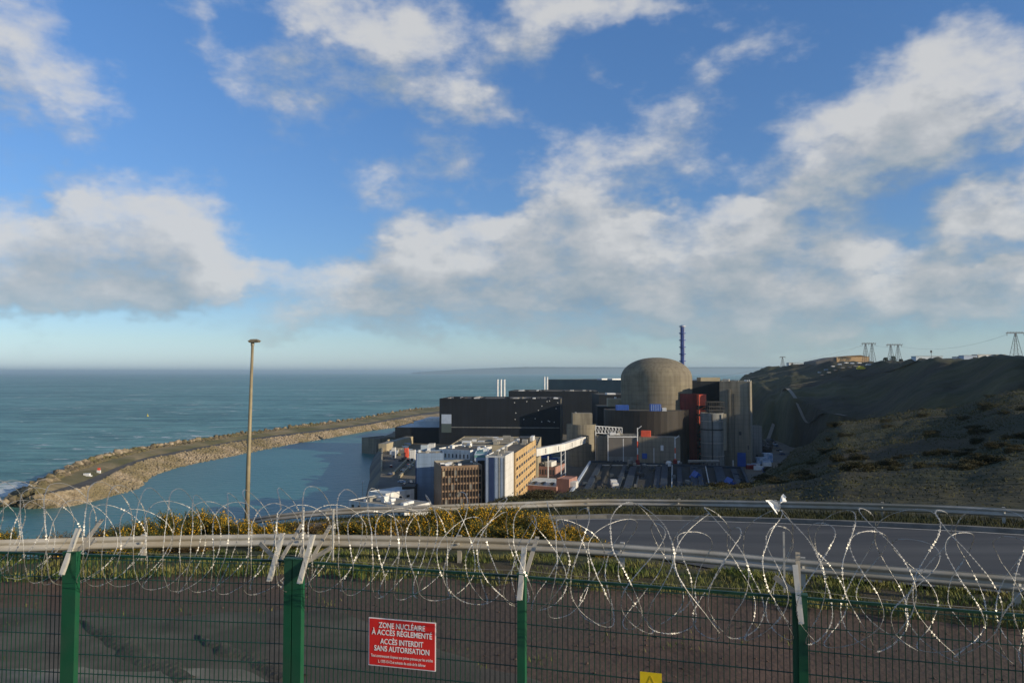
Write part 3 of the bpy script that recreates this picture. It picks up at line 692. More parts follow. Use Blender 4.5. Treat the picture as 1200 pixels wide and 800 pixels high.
b4 = Bld('dark_annex', 'dark clad block between second black hall and the dome', 'industrial hall', (702, 462.5), (742, 463.5), 650, 650, 60, ZP, M['black_clad'], M['dark_roof'])
b4.onroof(.25, .5, .05, .3, 1.5, 'roof_vent', M['white_steel'])
b5 = Bld('dark_annex', 'lower dark block with beige plant room at the foot of the dome', 'industrial hall', (700, 476.5), (742, 477.5), 592, 590, 40, ZP, M['black_clad'], M['dark_roof'])
b5.onroof(.30, .74, .1, .5, 6.3, 'plant_room', M['beige']); b5.onroof(.5, .56, .2, .3, 7.5, 'vent_pipe', M['white_steel'])
b5.panel('right', .0, .1, 20, 37, 'end_panel', M['concrete_grey'], .3)
def stack(px, ya_, yb_, Y, label, grp):
    a, c = D(px, ya_, Y), D(px, yb_, Y); t = thing('chimney_stack', label, 'chimney', (a.x, a.y, ZP), grp)
    MB().lathe([(1.0, ZP), (1.0, c.z - 1), (1.12, c.z - 1), (1.12, c.z)], (a.x, a.y, 0), 14).build('stack_tube', M['white_steel'], t, smooth=False)
for px, wh in ((583, 'leftmost'), (587, 'middle one'), (591, 'rightmost')): stack(px, 467, 444.5, 775, 'slim white chimney stack, %s of three above the nearest black hall' % wh, 'white stacks behind the nearest black hall')
for px, wh in ((638, 'left one'), (641.3, 'right one')): stack(px, 457, 441.5, 900, 'slim white chimney stack, %s of the pair beside the grey green hall' % wh, 'pair of white stacks behind the second hall')
# --- reactor
c = D(769, 443, 570); dome = thing('reactor_dome', 'round weathered concrete reactor dome', 'reactor building', (c.x, c.y, ZP))
Rr = 26.6; pr = [(Rr - .3, ZP), (Rr - .3, 50), (Rr, 66), (Rr, c.z)]
for i in range(1, 17):
    a = i / 16 * math.pi / 2; pr.append((max(.05, Rr * math.cos(a) ** .92), c.z + 15.6 * math.sin(a)))
MB().lathe(pr, (c.x, c.y, 0), 96).build('dome_shell', M['dome'], dome, smooth=True)
for z in (55, 62, 69):
    MB().lathe([(Rr + .02, z), (Rr + .12, z), (Rr + .12, z + .35), (Rr + .02, z + .35)], (c.x, c.y, 0), 96).build('ring_joint', M['dome'], dome)
c2 = D(757, 482, 548); ring = thing('ring_building', 'dark brown curved building wrapped around the foot of the dome', 'industrial building', (c2.x, c2.y, ZP))
MB().lathe([(30.5, ZP), (30.5, 51.2), (29.8, 51.2), (29.8, 50.6)], (c2.x, c2.y, 0), 40).build('wall', M['brown_clad'], ring)
MB().lathe([(29.7, 50.4), (29.7, 50.75), (.1, 50.8)], (c2.x, c2.y, 0), 40).build('roof', M['dark_roof'], ring)
for px, y, s, m, nm, lab, cat in ((768, 482, (7.5, 4, 4.8), 'blue_steel', 'blue_container', 'blue container with pale door ribs on the ring roof in front of the dome', 'container'), (729, 482, (9, 5, 3.6), 'blue_steel', 'blue_tarpaulin', 'dark blue covered stack on the ring roof left of the dome', 'tarpaulin'), (778, 482, (3, 3, 2.2), 'white_steel', 'white_cabinet', 'small white cabinet on the ring roof beside the blue container', 'cabinet')):
    p = D(px, y, 527 if px > 740 else 541); t = thing(nm, lab, cat, (p.x, p.y, 50.9))
    q = MB().box((p.x, p.y, 50.9 + s[2] / 2), s); q.build('body', M[m], t)
    q = MB(); 
    for i in range(5): q.box((p.x - s[0] / 2 + s[0] * (i + .5) / 5, p.y - s[1] / 2 - .08, 50.9 + s[2] / 2), (.25, .14, s[2] * .9))
    q.build('rib', M['pale_blue'] if px == 768 else M[m], t)
# --- blue vent mast
p = D(800, 430, 650); zt = D(800, 381, 650).z; mast = thing('vent_mast', 'tall blue banded ventilation mast rising behind the dome', 'mast', (p.x, p.y, ZP))
MB().lathe([(2.0, ZP), (2.0, zt - 1), (1.6, zt - 1), (1.6, zt)], (p.x, p.y, 0), 20).build('mast_tube', M['mast_blue'], mast)
q = MB()
for a in range(4): q.tube([(p.x + 2.2 * math.cos(a * 1.57 + .5), p.y + 2.2 * math.sin(a * 1.57 + .5), 40), (p.x + 2.2 * math.cos(a * 1.57 + .5), p.y + 2.2 * math.sin(a * 1.57 + .5), zt - .5)], .28, 6)
q.build('riser_pipe', M['mast_white'], mast)
for i in range(9): MB().lathe([(2.05, zt - 6 * i - 1.4), (2.85, zt - 6 * i - 1.4), (2.85, zt - 6 * i - .6), (2.05, zt - 6 * i - .6)], (p.x, p.y, 0), 20).build('platform_ring', M['mast_blue'] if i else M['mast_white'], mast)
# --- tall concrete building, right of dome
t = Bld('fuel_building', 'tall square raw concrete building with blue door, right of the dome', 'industrial building', (843, 447.5), (879, 446.5), 533, 526, 32, ZP, M['concrete'], M['pale_roof'], parapet=.9)
t.panel('front', .30, .37, 0, t.h - 5, 'buttress', M['concrete'], 1.8); t.panel('front', 0, .29, 0, t.h - 6, 'buttress', M['concrete'], .8)
t.panel('front', .97, 1.0, 0, t.h, 'corner_rib', M['concrete'], .7); t.panel('front', .56, .83, .3, 9.8, 'blue_door', M['blue_steel'], .3)
t.panel('front', .40, .44, .2, 4.4, 'white_door', M['white_steel'], .3)
for z in (10, 20, 30, 40, 50): t.panel('front', .375, .965, z, z + .12, 'pour_joint', M['concrete_grey'], .06)
t.panel('front', .47, .48, 2, t.h - 8, 'downpipe', M['dark_steel'], .5); t.panel('front', .90, .93, 12, 15, 'louvre', M['dark_steel'], .2); t.panel('front', .62, .70, 22, 24.5, 'louvre', M['dark_steel'], .2); t.panel('front', .06, .11, 4, 42, 'cable_tray', M['dark_steel'], 1.0)
t.onroof(.1, .3, .1, .4, 2.2, 'roof_vent', M['galv']); t.onroof(.45, .6, .2, .5, 1.4, 'roof_vent', M['concrete_grey'])
t.onroof(.8, .9, .1, .3, 1.6, 'roof_vent', M['white_steel']); t.onroof(.95, .98, .05, .15, 2, 'roof_vent', M['white_steel'])
t2 = Bld('dark_rear_block', 'dark grey block joining dome and tall concrete building', 'industrial building', (803, 447), (846, 447), 562, 562, 30, ZP, M['black_clad'], M['dark_roof'], parapet=.6)
t2.onroof(.45, .98, .1, .5, 3.2, 'plant_room', M['beige'])
rd = Bld('red_building', 'dark red clad block tucked between dome and concrete silo', 'industrial building', (797, 461.5), (818, 461.5), 546, 546, 14, ZP, M['red_steel'], M['dark_roof'])
st_ = thing('stair_tower', 'bright orange red stair tower lit by the sun', 'stair tower', D(823, 520, 538).xy.to_3d() + Vector((0, 0, ZP)))
pp = D(818.5, 462, 538); pq = D(828, 462, 538); zt = pp.z; wdt = pq.x - pp.x
for (z0, z1) in ((zt - 8, zt), (zt - 14, zt - 11), (zt - 21, zt - 15.5)):
    MB().obox((pp.x, pp.y, z0), (wdt, 0, 0), (0, 6, 0), (0, 0, z1 - z0)).build('stair_cladding', M['orange_red'], st_)
q = MB(); z = ZP
while z < zt - 8: q.obox((pp.x + .1, pp.y + .1, z), (wdt - .2, 0, 0), (0, 5.6, 0), (0, 0, .22)); z += 2.6
q.build('landing', M['dark_steel'], st_)
for (a, e) in ((.15, .15), (wdt - .15, .15), (.15, 5.7), (wdt - .15, 5.7)): MB().bar((pp.x + a, pp.y + e, ZP), (pp.x + a, pp.y + e, zt - .1), .35).build('corner_post', M['dark_steel'], st_)
q = MB(); z = ZP; k = 0
while z < zt - 9: q.bar((pp.x + (.2 if k % 2 else wdt - .2), pp.y + .4, z + .1), (pp.x + (wdt - .2 if k % 2 else .2), pp.y + .4, z + 2.7), .3, .5); z += 2.6; k += 1
q.build('stair_flight', M['orange_red'], st_)
pc = D(836, 490, 526); si = thing('concrete_silo', 'grey concrete silo cylinder left of the tall concrete building', 'silo', (pc.x - 1, pc.y, ZP))
MB().lathe([(8.0, ZP), (8.0, 49.8), (7.6, 49.8), (7.6, 49.2)], (pc.x - 1, pc.y, 0), 40).build('silo_wall', M['concrete_grey'], si, smooth=False)
MB().lathe([(8.05, 38), (8.35, 38), (8.35, 38.8), (8.05, 38.8)], (pc.x - 1, pc.y, 0), 40).build('ring_joint', M['dark_steel'], si)
q = MB()
for i in range(5):
    for j in range(3): q.bar((pc.x - 4 + i * 2.6, pc.y - 5 + j * 5, 49.4), (pc.x - 4 + i * 2.6, pc.y - 5 + j * 5, 57.5), .3)
for j in range(3):
    for z in (51.5, 54, 57.3): q.bar((pc.x - 4.2, pc.y - 5 + j * 5, z), (pc.x + 6.6, pc.y - 5 + j * 5, z), .5, .6)
q.build('pipe_frame', M['dark_steel'], si)
MB().bar((pc.x - 3, pc.y - 8.1, ZP), (pc.x - 3, pc.y - 8.1, 49), .5).build('ladder', M['dark_steel'], si)
for z_ in (20, 29, 44): MB().lathe([(8.05, z_), (8.25, z_), (8.25, z_ + .4), (8.05, z_ + .4)], (pc.x - 1, pc.y, 0), 40).build('ring_joint', M['galv'], si)
MB().box((pc.x + 5.6, pc.y - 8.2, 37), (2.2, .6, 25)).build('light_panel', M['concrete'], si)
# --- round bunker with square block and white covered walkway
pc = D(683, 499, 530); rb = thing('round_bunker', 'pale concrete drum building with square block on top', 'industrial building', (pc.x, pc.y + 8, ZP))
MB().lathe([(10.8, ZP), (10.8, 41.2), (10.3, 41.2), (10.3, 40.6)], (pc.x, pc.y + 8, 0), 36).build('drum_wall', M['concrete'], rb)
MB().lathe([(10.2, 40.4), (10.2, 40.7), (.1, 40.75)], (pc.x, pc.y + 8, 0), 36).build('roof', M['pale_roof'], rb)
p0, p1 = D(671, 484, 534), D(694, 484, 534)
MB().obox((p0.x, 533, 40.75), (p1.x - p0.x, 0, 0), (0, 10, 0), (0, 0, p0.z - 40.75)).build('roof_block', M['concrete'], rb)
MB().obox((p0.x + 2, 534, p0.z), (1, 0, 0), (0, 6, 0), (0, 0, .5)).build('roof_vent', M['galv'], rb)
MB().obox((p1.x + 1.5, 530.6, ZP), (1.2, 0, 0), (0, 2, 0), (0, 0, 25)).build('downpipe', M['concrete'], rb)
wk = thing('covered_walkway', 'white enclosed walkway bridge climbing from ochre office to the concrete drum', 'walkway', D(655, 545, 470).xy.to_3d() + Vector((0, 0, ZP)))
pts = [D(626, 530, 432), D(660, 523.5, 470), D(684, 515.2, 520)]
for a, e in zip(pts, pts[1:]):
    MB().bar(a, e, 3.0, 4.2).build('walkway_tunnel', M['white_wall'], wk)
    dv = (e - a); nn = Vector((dv.y, -dv.x, 0)).normalized()
    for s_ in (.3, .75): MB().bar(a + dv * s_ + nn * 1.53 + Vector((0, 0, -1.4)), a + dv * s_ + nn * 1.53 + Vector((0, 0, 1.4)), .1, .9, up=dv).build('window', M['window'], wk)
for s_, (i, dx) in enumerate(((1, -1.3), (1, 1.3), (0, 8.0))):
    b_ = pts[i]; q = MB().bar((b_.x + dx, b_.y, ZP), (b_.x + dx, b_.y, b_.z - 2), .6)
    if s_ == 0:
        for z in range(14, 30, 4): q.bar((b_.x - 1.3, b_.y - .05, z), (b_.x + 1.3, b_.y - .05, z + 2), .25)
    q.build('leg', M['white_steel'], wk)
# --- blocks in front of the ring building
f1 = Bld('switchgear_block', 'grey block with scaffold frame and dark upper wall, right of the drum', 'industrial building', (712, 510), (748, 510.5), 503, 502, 13, ZP, M['concrete_grey'], M['dark_roof'])
f1.panel('front', .04, .97, 10, f1.h - 1.5, 'dark_cladding', M['tan_dark'], .2); f1.panel('front', .13, .55, .5, 4, 'blue_shed', M['blue_steel'], 2.2)
f1.panel('front', 0, .025, 0, f1.h + .6, 'frame_post', M['white_steel'], .4); f1.panel('front', .97, 1, 0, f1.h + 2.5, 'frame_post', M['concrete_grey'], .4); f1.panel('front', .03, .96, f1.h - 1.2, f1.h - .7, 'frame_beam', M['white_steel'], .4)
f1.panel('front', .5, .52, 1, f1.h - 2, 'frame_post', M['white_steel'], .3)
f1.windows('front', 3, 1, .15, .5, 5, 8)
f1.clutter(6, 2)
f2 = Bld('concrete_annex', 'pale concrete annex whose top edge is sunlit, below the ring building', 'industrial building', (748.5, 512), (797, 514.5), 500, 494, 12, ZP, M['concrete'], M['pale_roof'])
f2.panel('front', .53, .60, 14.5, 18, 'white_panel', M['white_steel'], .4); f2.panel('front', .08, .2, 9, 12.5, 'blue_shutter', M['blue_steel'], .3); f2.panel('front', .36, .375, 0, 16, 'downpipe', M['white_steel'], .3)
f2.panel('front', .6, .99, 7.4, 7.8, 'ledge', M['dark_steel'], .3)
f2.onroof(.05, .28, .3, .8, 4, 'red_cabin', M['orange_red'])
f3 = Bld('link_block', 'shadowed concrete link between drum and switchgear block', 'industrial building', (700, 511.5), (711.5, 512), 508, 508, 10, ZP, M['concrete'], M['dark_roof'])
lf = thing('lattice_gantry', 'white lattice gantry on the roof behind the switchgear block', 'gantry', D(715, 508, 517).xy.to_3d() + Vector((0, 0, 30)))
q = MB(); a, e = D(698, 499, 517), D(729, 501, 517); dv = e - a
for z in (0, -4.6): q.bar(a + Vector((0, 0, z)), e + Vector((0, 0, z)), .55)
for i in range(9):
    o = a + dv * i / 8; q.bar(o, o - Vector((0, 0, 4.6)), .4)
    if i < 8: q.bar(o, o + dv / 8 - Vector((0, 0, 4.6)), .3)
q.build('truss', M['white_steel'], lf)
for s_ in (0, .5, 1): MB().bar(a + dv * s_ - Vector((0, 0, 4.6)), Vector(((a + dv * s_).x, (a + dv * s_).y, ZP)), .5).build('leg', M['white_steel'], lf)
for px, y0, lab in ((791, 512, 'red and white crane mast right of the sunlit annex'), (747, 501, 'thin red and white crane mast left of the red rooftop cabin')):
    o = D(px, y0, 488); cr = thing('crane_mast', lab, 'crane', (o.x, o.y, ZP))
    for k in range(7):
        z0 = ZP + (o.z - ZP) * k / 7; z1 = ZP + (o.z - ZP) * (k + 1) / 7
        MB().bar((o.x, o.y, z0), (o.x, o.y, z1), .8 - .05 * k).build('mast_section', M['orange_red'] if k in (1, 2, 4) else M['white_steel'], cr)
    MB().bar((o.x, o.y, o.z - 1), (o.x + 2.6, o.y - .5, o.z + 1.2), .4).build('jib', M['white_steel'], cr)
    MB().box((o.x - .2, o.y - 1, ZP + 8), (2.4, 1.6, 3)).build('cabin', M['red_steel'], cr)
# --- low halls with long roofs
z = 18.0
bl, br, fr_, fl_ = G(690, 541, z), G(872, 549, z), G(890, 592, z), G(655, 596, z)
lh = thing('low_hall', 'wide low hall with long dark roof bays and bluish strips, in front of the reactor', 'industrial hall', (90, 440, ZP))
MB().prism([fl_, fr_, br, bl], ZP, z - .3).build('wall', M['concrete_grey'], lh)
MB().prism([fl_.lerp(fr_, .002), fr_.lerp(fl_, .002), br, bl], z - .29, z).build('roof', M['hall_roof'], lh)
def hl(s, t): return fl_.lerp(fr_, s).lerp(bl.lerp(br, s), t)
for s_, m, wd, hh in ((.012, 'pale_blue', 1.3, 1.0), (.16, 'hall_roof', .9, .9), (.355, 'hall_strip', .7, .7), (.555, 'white_wall', .5, .9), (.765, 'white_wall', .5, .9), (.985, 'hall_strip', 1.2, 1.4)):
    MB().bar(hl(s_, .02) + Vector((0, 0, hh / 2)), hl(s_, .99) + Vector((0, 0, hh / 2)), wd, hh).build('fire_wall', M[m], lh)
rr2 = random.Random(11)
for s_, wd, hh in ((.09, 3, 1.2), (.255, 2.2, 1.6), (.31, 4, 1.0), (.47, 3.2, 1.4), (.51, 3.6, 2.0), (.60, 2.6, 1.6), (.69, 4.5, 1.2), (.72, 2.4, 2.2), (.84, 5, 1.3), (.93, 3, 1.4)):
    t0 = rr2.uniform(.03, .2); MB().bar(hl(s_, t0) + Vector((0, 0, hh / 2)), hl(s_, rr2.uniform(.8, .97)) + Vector((0, 0, hh / 2)), wd, hh).build('roof_strip', M['hall_strip'], lh)
MB().bar(hl(.02, .988) + Vector((0, 0, .7)), hl(.98, .988) + Vector((0, 0, .7)), 1.4, 1.4).build('parapet', M['hall_strip'], lh)
for i in range(34):
    o = hl(rr2.uniform(.05, .95), rr2.uniform(.1, .9)); w_ = rr2.uniform(1.2, 3)
    MB().box((o.x, o.y, z + .9), (w_, w_ * rr2.uniform(.6, 2.5), 1.6 + rr2.random()), rr2.uniform(-.2, .2)).build('roof_vent', M[rr2.choice(['hall_strip', 'hall_strip', 'hall_roof', 'hall_roof', 'blue_steel', 'concrete_grey'])], lh)
for s_, t_ in ((.225, .42), (.24, .35), (.13, .2)): o = hl(s_, t_); MB().box((o.x, o.y, z + 1.4), (3.2, 4.5, 2.6)).build('cooling_unit', M['white_steel'], lh)
for s_, t_ in ((.70, .62), (.885, .45)):
    o = hl(s_, t_); MB().add([o + Vector((-3, -5, .1)), o + Vector((3, -5, .1)), o + Vector((3, 6, .1)), o + Vector((-3, 6, .1)), o + Vector((0, -5, 4)), o + Vector((0, 6, 4))], [(0, 1, 4), (1, 2, 5, 4), (2, 3, 5), (3, 0, 4, 5)]).build('skylight', M['blue_steel'], lh)
# --- offices
o_ = Bld('brown_office', 'brown office block with a dark glass grid facade', 'office building', (517, 547), (565, 545.2), 335, 340, 19, ZP, M['brown_wall'], M['dark_roof'], parapet=.7)
o_.windows('front', 13, 7, .02, .98, .5, o_.h - 1.2, .84, .74, M['glass'])
for j in range(13): o_.panel('front', .02 + .96 * j / 13 - .004, .02 + .96 * j / 13 + .004, .2, o_.h - .5, 'mullion', M['brown_wall'], .32)
o_.panel('front', .035, .085, o_.h - 4.2, o_.h - 1.9, 'beige_blind', M['beige'], .2)  # one beige blind near the top left of the facade
for u, k in ((.35, 1), (.60, 3), (.44, 3), (.9, 3.2), (.2, 3), (.55, 6)):
    z_ = o_.h - 1.2 - 3.25 * (k + .6); o_.panel('front', u, u + .04, max(z_, 1), max(z_, 1) + 1.2, 'pale_blind', M['concrete_grey'], .2)
o_.clutter(16, 4, size=(.8, 2.2), h=(.4, 1.2)); o_.onroof(.0, .97, .93, 1.0, 1.0, 'roof_kerb', M['pale_roof'])
bw_ = Bld('blue_office', 'windowless blue walled block left of the brown office', 'office building', (487, 531.5), (520, 527.5), 362, 363.6, 14, ZP, M['blue_wall'], M['pale_roof'], parapet=.5)
bw_.panel('front', 0, .04, 0, bw_.h, 'dark_edge', M['navy'], .1)
bw_.clutter(5, 8, size=(.8, 2))
wo = Bld('white_office', 'low white block with a row of small dark windows behind the brown office', 'office building', (514, 526), (551, 528.5), 388, 380, 24, ZP, M['white_wall'], M['dark_roof'], parapet=.5)
wo.windows('front', 8, 5, .04, .98, 2, wo.h - .6, .35, .42)
wo.onroof(.0, .02, .0, 1, .7, 'roof_kerb', M['white_wall']); wo.clutter(5, 9, size=(1, 3))
te = Bld('teal_block', 'teal roofed link block between brown office and white tower', 'office building', (556, 532), (571, 532), 366, 366, 26, ZP, M['pale_blue'], M['teal'], parapet=.5)
te.panel('front', .0, 1, te.h - 1.6, te.h - .4, 'teal_band', M['teal'], .2); te.panel('front', .25, .8, 2, te.h - 3, 'dark_glazing', M['glass'], .15)
te.onroof(.6, .9, .5, .8, 1.4, 'roof_vent', M['white_steel']); te.onroof(.1, .3, .6, .9, 1.6, 'roof_vent', M['white_steel'])
wt = Bld('white_tower', 'bright white tower block with navy and grey vertical bands', 'office building', (569, 534), (592, 535.5), 338, 336.3, 20, ZP, M['white_wall'], M['pale_roof'], parapet=.5)
for u0, u1, m in ((.02, .12, 'pale_blue'), (.16, .44, 'navy'), (.50, .60, 'pale_blue'), (.66, .72, 'concrete_grey'), (.80, .86, 'pale_blue'), (.92, .97, 'concrete_grey')): wt.panel('front', u0, u1, .3, wt.h - .6, 'facade_band', M[m], .15)
wt.windows('right', 3, 1, .1, .8, 1, 8, .35, .5); wt.clutter(4, 12, size=(1, 2.4))
q = Bld('ochre_office', 'ochre office wing with rows of dark windows, receding behind white tower', 'office building', (604, 531), (628, 517), 360, 432, 10.5, ZP, M['yellow_wall'], M['dark_roof'], parapet=.5)
q.windows('front', 9, 6, .02, .98, .8, q.h - 1.4, .66, .34)
for j in range(6): q.panel('front', 0, 1, .8 + (q.h - 2.2) * j / 6 - .1, .8 + (q.h - 2.2) * j / 6 + .25, 'floor_band', M['yellow_wall'], .22)
q.onroof(.0, .98, .88, .97, .9, 'roof_kerb', M['white_wall']); q.onroof(.8, .95, .2, .8, 2.5, 'plant_room', M['dark_steel']); q.onroof(.88, .99, .05, .2, 2.7, 'roof_vent', M['white_steel']); q.clutter(8, 13, size=(1, 3))
wsx = Bld('workshop_row', 'long low workshop with brown flat roof behind the offices', 'workshop', (528, 521.5), (630, 523), 470, 466, 62, ZP, M['beige'], M['dark_roof'], parapet=.6)
wsx.clutter(18, 14, size=(1.5, 6), h=(.6, 2)); 
for v in (.25, .5, .75): wsx.onroof(.02, .98, v, v + .02, .9, 'roof_kerb', M['pale_roof'])
pk = Bld('pink_office', 'small pink building with narrow dark windows right of the ochre wing', 'office building', (621, 546), (651, 547.4), 484, 478, 22, ZP, M['pink_wall'], M['dark_roof'], parapet=.5)
pk.windows('front', 7, 1, .25, .97, .6, 4.8, .45, .75); pk.clutter(6, 15, size=(1, 3)); pk.onroof(.55, .8, .1, .6, 3, 'white_plant_room', M['white_wall'])
sg = Bld('sawtooth_workshop', 'pink workshop with grey skylit roof, in front of the small pink building', 'workshop', (603, 567), (652, 570), 402, 392, 30, ZP, M['pink_wall'], M['bluegrey_roof'], parapet=.3)
sg.windows('front', 9, 1, .1, .95, .8, 5, .4, .6)
for u in (.28, .48, .70):
    o = sg.P + sg.ex * u + sg.ey * .45 + Vector((0, 0, sg.h)); MB().bar(o, o + sg.u * 2.5 + sg.ey * .30 * -1 + Vector((0, 0, .8)), 1.5, .5).build('skylight', M['dark_steel'], sg.root)
pb = Bld('pink_block', 'windowless pink block right of the skylit workshop', 'workshop', (652, 560.5), (667, 562), 394, 391, 12, ZP, M['pink_wall'], M['pink_wall'], parapet=.4)
wb = Bld('white_shed', 'small white box shed at the corner of the dark roofed low hall', 'shed', (667, 564), (675, 564.5), 392, 391, 6, ZP, M['white_wall'], M['white_wall'], parapet=0)
# --- left warehouse and quay yard
wh = Bld('warehouse', 'low dark warehouse with pale blue stepped roof left of the black hall', 'warehouse', (463, 500.5), (522, 501.5), 705, 700, 60, ZP, M['black_clad'], M['bluegrey_roof'], parapet=.4)
wh.onroof(.28, 1, .3, .95, 4.5, 'roof_monitor', M['bluegrey_roof']); wh.onroof(.45, 1, .45, .9, 2.5, 'roof_monitor', M['white_steel'], z0=4.5)
qb = Bld('quay_wall', 'brown stone quay block jutting into the basin', 'quay', (441, 514.5), (466, 511.5), 715, 735, 22, 0, M['concrete'], M['dark_roof'], parapet=.8)
yw = thing('yard_wall', 'pale low wall around the waterfront yard', 'wall', G(470, 530, ZP))
for a, e in (((447, 552), (448, 529)), ((448, 529), (454, 520)), ((454, 519), (484, 512))): MB().bar(G(*a, ZP) + Vector((0, 0, 1.6)), G(*e, ZP) + Vector((0, 0, 1.6)), 1.0, 3.2).build('wall_panel', M['beige'], yw)
cw = Bld('yard_shed', 'open sided beige shed by the basin', 'shed', (453, 519.5), (484, 513.0), 628, 700, 7, ZP, M['beige'], M['pale_roof'], parapet=0)
for A, Bx, Y, dp, m, lab, nm in (((467, 538), (479, 537), 560, 14, 'dark_steel', 'dark low shed in the waterfront yard', 'yard_shed'), ((480, 527), (486, 526.5), 560, 6, 'white_wall', 'small white cabin left of the blue block', 'site_cabin'), ((459, 524), (463, 524), 580, 5, 'white_wall', 'small white cabin against the pale yard wall', 'site_cabin'),
        ((502, 519.5), (509, 519.5), 500, 7, 'white_wall', 'small white rooftop cabin left of the white office', 'site_cabin'), ((474, 524.5), (478, 524.5), 570, 5, 'orange_red', 'small red cabin in the waterfront yard', 'site_cabin'),
        ((493, 521), (501, 521.5), 520, 6, 'bluegrey_roof', 'small grey blue shed beside the white rooftop cabin', 'site_cabin')):
    s_ = Bld(nm, lab, 'shed', A, Bx, Y, Y, dp, ZP, M[m], M['pale_roof'] if m != 'dark_steel' else M['dark_roof'], parapet=0)
    s_.panel('front', .3, .7, .2, 2.3, 'door', M['dark_steel'], .06)
for i, (a, e, lab) in enumerate((((461, 556), (485, 531), 'left pale ramp kerb climbing through the waterfront yard'), ((468, 560), (487, 541), 'right pale ramp kerb beside the blue block'))):
    w_ = MB().bar(G(*a, ZP) + Vector((0, 0, .8)), G(*e, ZP) + Vector((0, 0, .8)), 1.2, 1.6).build('ramp_wall', M['beige']); tag(w_, lab, 'wall')
ru = random.Random(21); 
for i in range(16):
    o = G(ru.uniform(455, 486), ru.uniform(519, 534), ZP); q = MB(); q.rock((o.x, o.y, ZP + .5), ru.uniform(1.4, 3.2), ru, .6)
    tag(q.build('spoil_heap', M['bank'] if i % 2 else M['concrete']), 'low heap of sand and stone in the waterfront yard', 'heap', 'heaps in the waterfront yard')
wq = Bld('white_lodge', 'white building with dark flat roof at the basin corner', 'office building', (432, 575.5), (452, 577.5), 345, 338, 18, ZP, M['white_wall'], M['bluegrey_roof'], parapet=.4)
wq.windows('front', 4, 2, .05, .95, wq.h - 8, wq.h - 1, .5, .5); wq.windows('right', 3, 2, .1, .9, wq.h - 8, wq.h - 1, .4, .3)
wl = Bld('white_lodge', 'lower white building with pale terrace roof in front of the basin corner', 'office building', (408, 586), (474, 590), 318, 300, 16, ZP, M['white_wall'], M['pale_roof'], parapet=.4)
wl.clutter(9, 31, mts=('white_steel', 'white_steel', 'pale_roof'), size=(1.5, 4), h=(.6, 2.4)); wl.windows('front', 8, 1, .03, .97, wl.h - 3.5, wl.h - .8, .4, .5)
dk = Bld('dark_entry', 'dark brown low block between white lodge and blue block', 'office building', (471, 570), (486, 571), 352, 352, 12, ZP, M['brown_clad'], M['dark_roof'], parapet=.3)
# --- right of the tall building: hut, tarps, truck yard
hu = Bld('concrete_hut', 'small shadowed concrete hut right of the tall building', 'hut', (880, 499), (893, 500), 560, 560, 12, ZP, M['concrete_grey'], M['dark_roof'], parapet=.3)
hu.panel('front', .4, .6, 0, 5, 'door', M['dark_steel'], .1)
for (px, py, s_, lab) in ((892, 543, (8, 5, 4.5), 'front one of the pale blue wrapped loads beside the tall building'), (899, 541, (7, 6, 6.5), 'taller rear one of the pale blue wrapped loads'), (898, 545, (6, 4, 3), 'low right one of the pale blue wrapped loads')):
    o = G(px, py, ZP); t_ = thing('wrapped_load', lab, 'tarpaulin', (o.x, o.y, ZP), 'wrapped loads by the tall building')
    q = MB(); q.prism([(o.x - s_[0] / 2, o.y - s_[1] / 2), (o.x + s_[0] / 2, o.y - s_[1] / 2 + .6), (o.x + s_[0] / 2 - .4, o.y + s_[1] / 2), (o.x - s_[0] / 2 + .3, o.y + s_[1] / 2)], ZP, ZP + s_[2]); q.build('wrap', M['blue_tarp'], t_)
    MB().box((o.x, o.y, ZP + s_[2] * .5), (s_[0] + .2, s_[1] * .3, .3)).build('strap', M['blue_steel'], t_)
sp = MB(); ru = random.Random(4)
for i in range(60): o = G(ru.uniform(884, 903), ru.uniform(522, 533), ZP); sp.rock((o.x, o.y, ZP + 3 + ru.uniform(-2, 4)), ru.uniform(2, 4), ru)
tag(sp.build('dark_spoil_mound', M['dark_steel']), 'dark covered mound behind the pale blue wrapped loads', 'mound')

def vehicle(name, label, cat, p, L_, H_, rz, body, cabin=True, group=None):
    t_ = thing(name, label, cat, p, group); m_ = Matrix.Rotation(rz, 4, 'Z'); P = Vector(p)
    def tr(b): b.v = [P + m_ @ v for v in b.v]; return b
    w_ = 1.9 if L_ < 6 else 2.4
    tr(MB().obox((-L_ / 2, -w_ / 2, .35), (L_, 0, 0), (0, w_, 0), (0, 0, H_ * .5))).build('body', M[body], t_)
    q = MB(); a, bq, zt_ = -L_ * .34, L_ * .30, H_
    q.add([(a - .2, -w_ / 2, .35 + H_ * .5), (bq + .4, -w_ / 2, .35 + H_ * .5), (bq + .4, w_ / 2, .35 + H_ * .5), (a - .2, w_ / 2, .35 + H_ * .5), (a, -w_ * .42, zt_), (bq - .4, -w_ * .42, zt_), (bq - .4, w_ * .42, zt_), (a, w_ * .42, zt_)], [(4, 5, 6, 7), (0, 1, 5, 4), (1, 2, 6, 5), (2, 3, 7, 6), (3, 0, 4, 7)])
    tr(q).build('cabin', M['window'] if cabin else M[body], t_)
    for sx in (-1, 1):
        for sy in (-1, 1):
            q = MB(); q.tube([(sx * L_ * .31, sy * (w_ / 2 - .12) - .12, .36), (sx * L_ * .31, sy * (w_ / 2 - .12) + .12, .36)], .36, 12); tr(q).build('wheel', M['tyre'], t_)
for px, py, c_, lab in ((897, 507, 'white_steel', 'white van farther along the yard road under the cliff'), (904, 512, 'pale_blue', 'pale blue van nearer on the yard road under the cliff')):
    vehicle('parked_van', lab, 'van', G(px, py, ZP), 7, 2.8, .3, c_)
rc = random.Random(52)
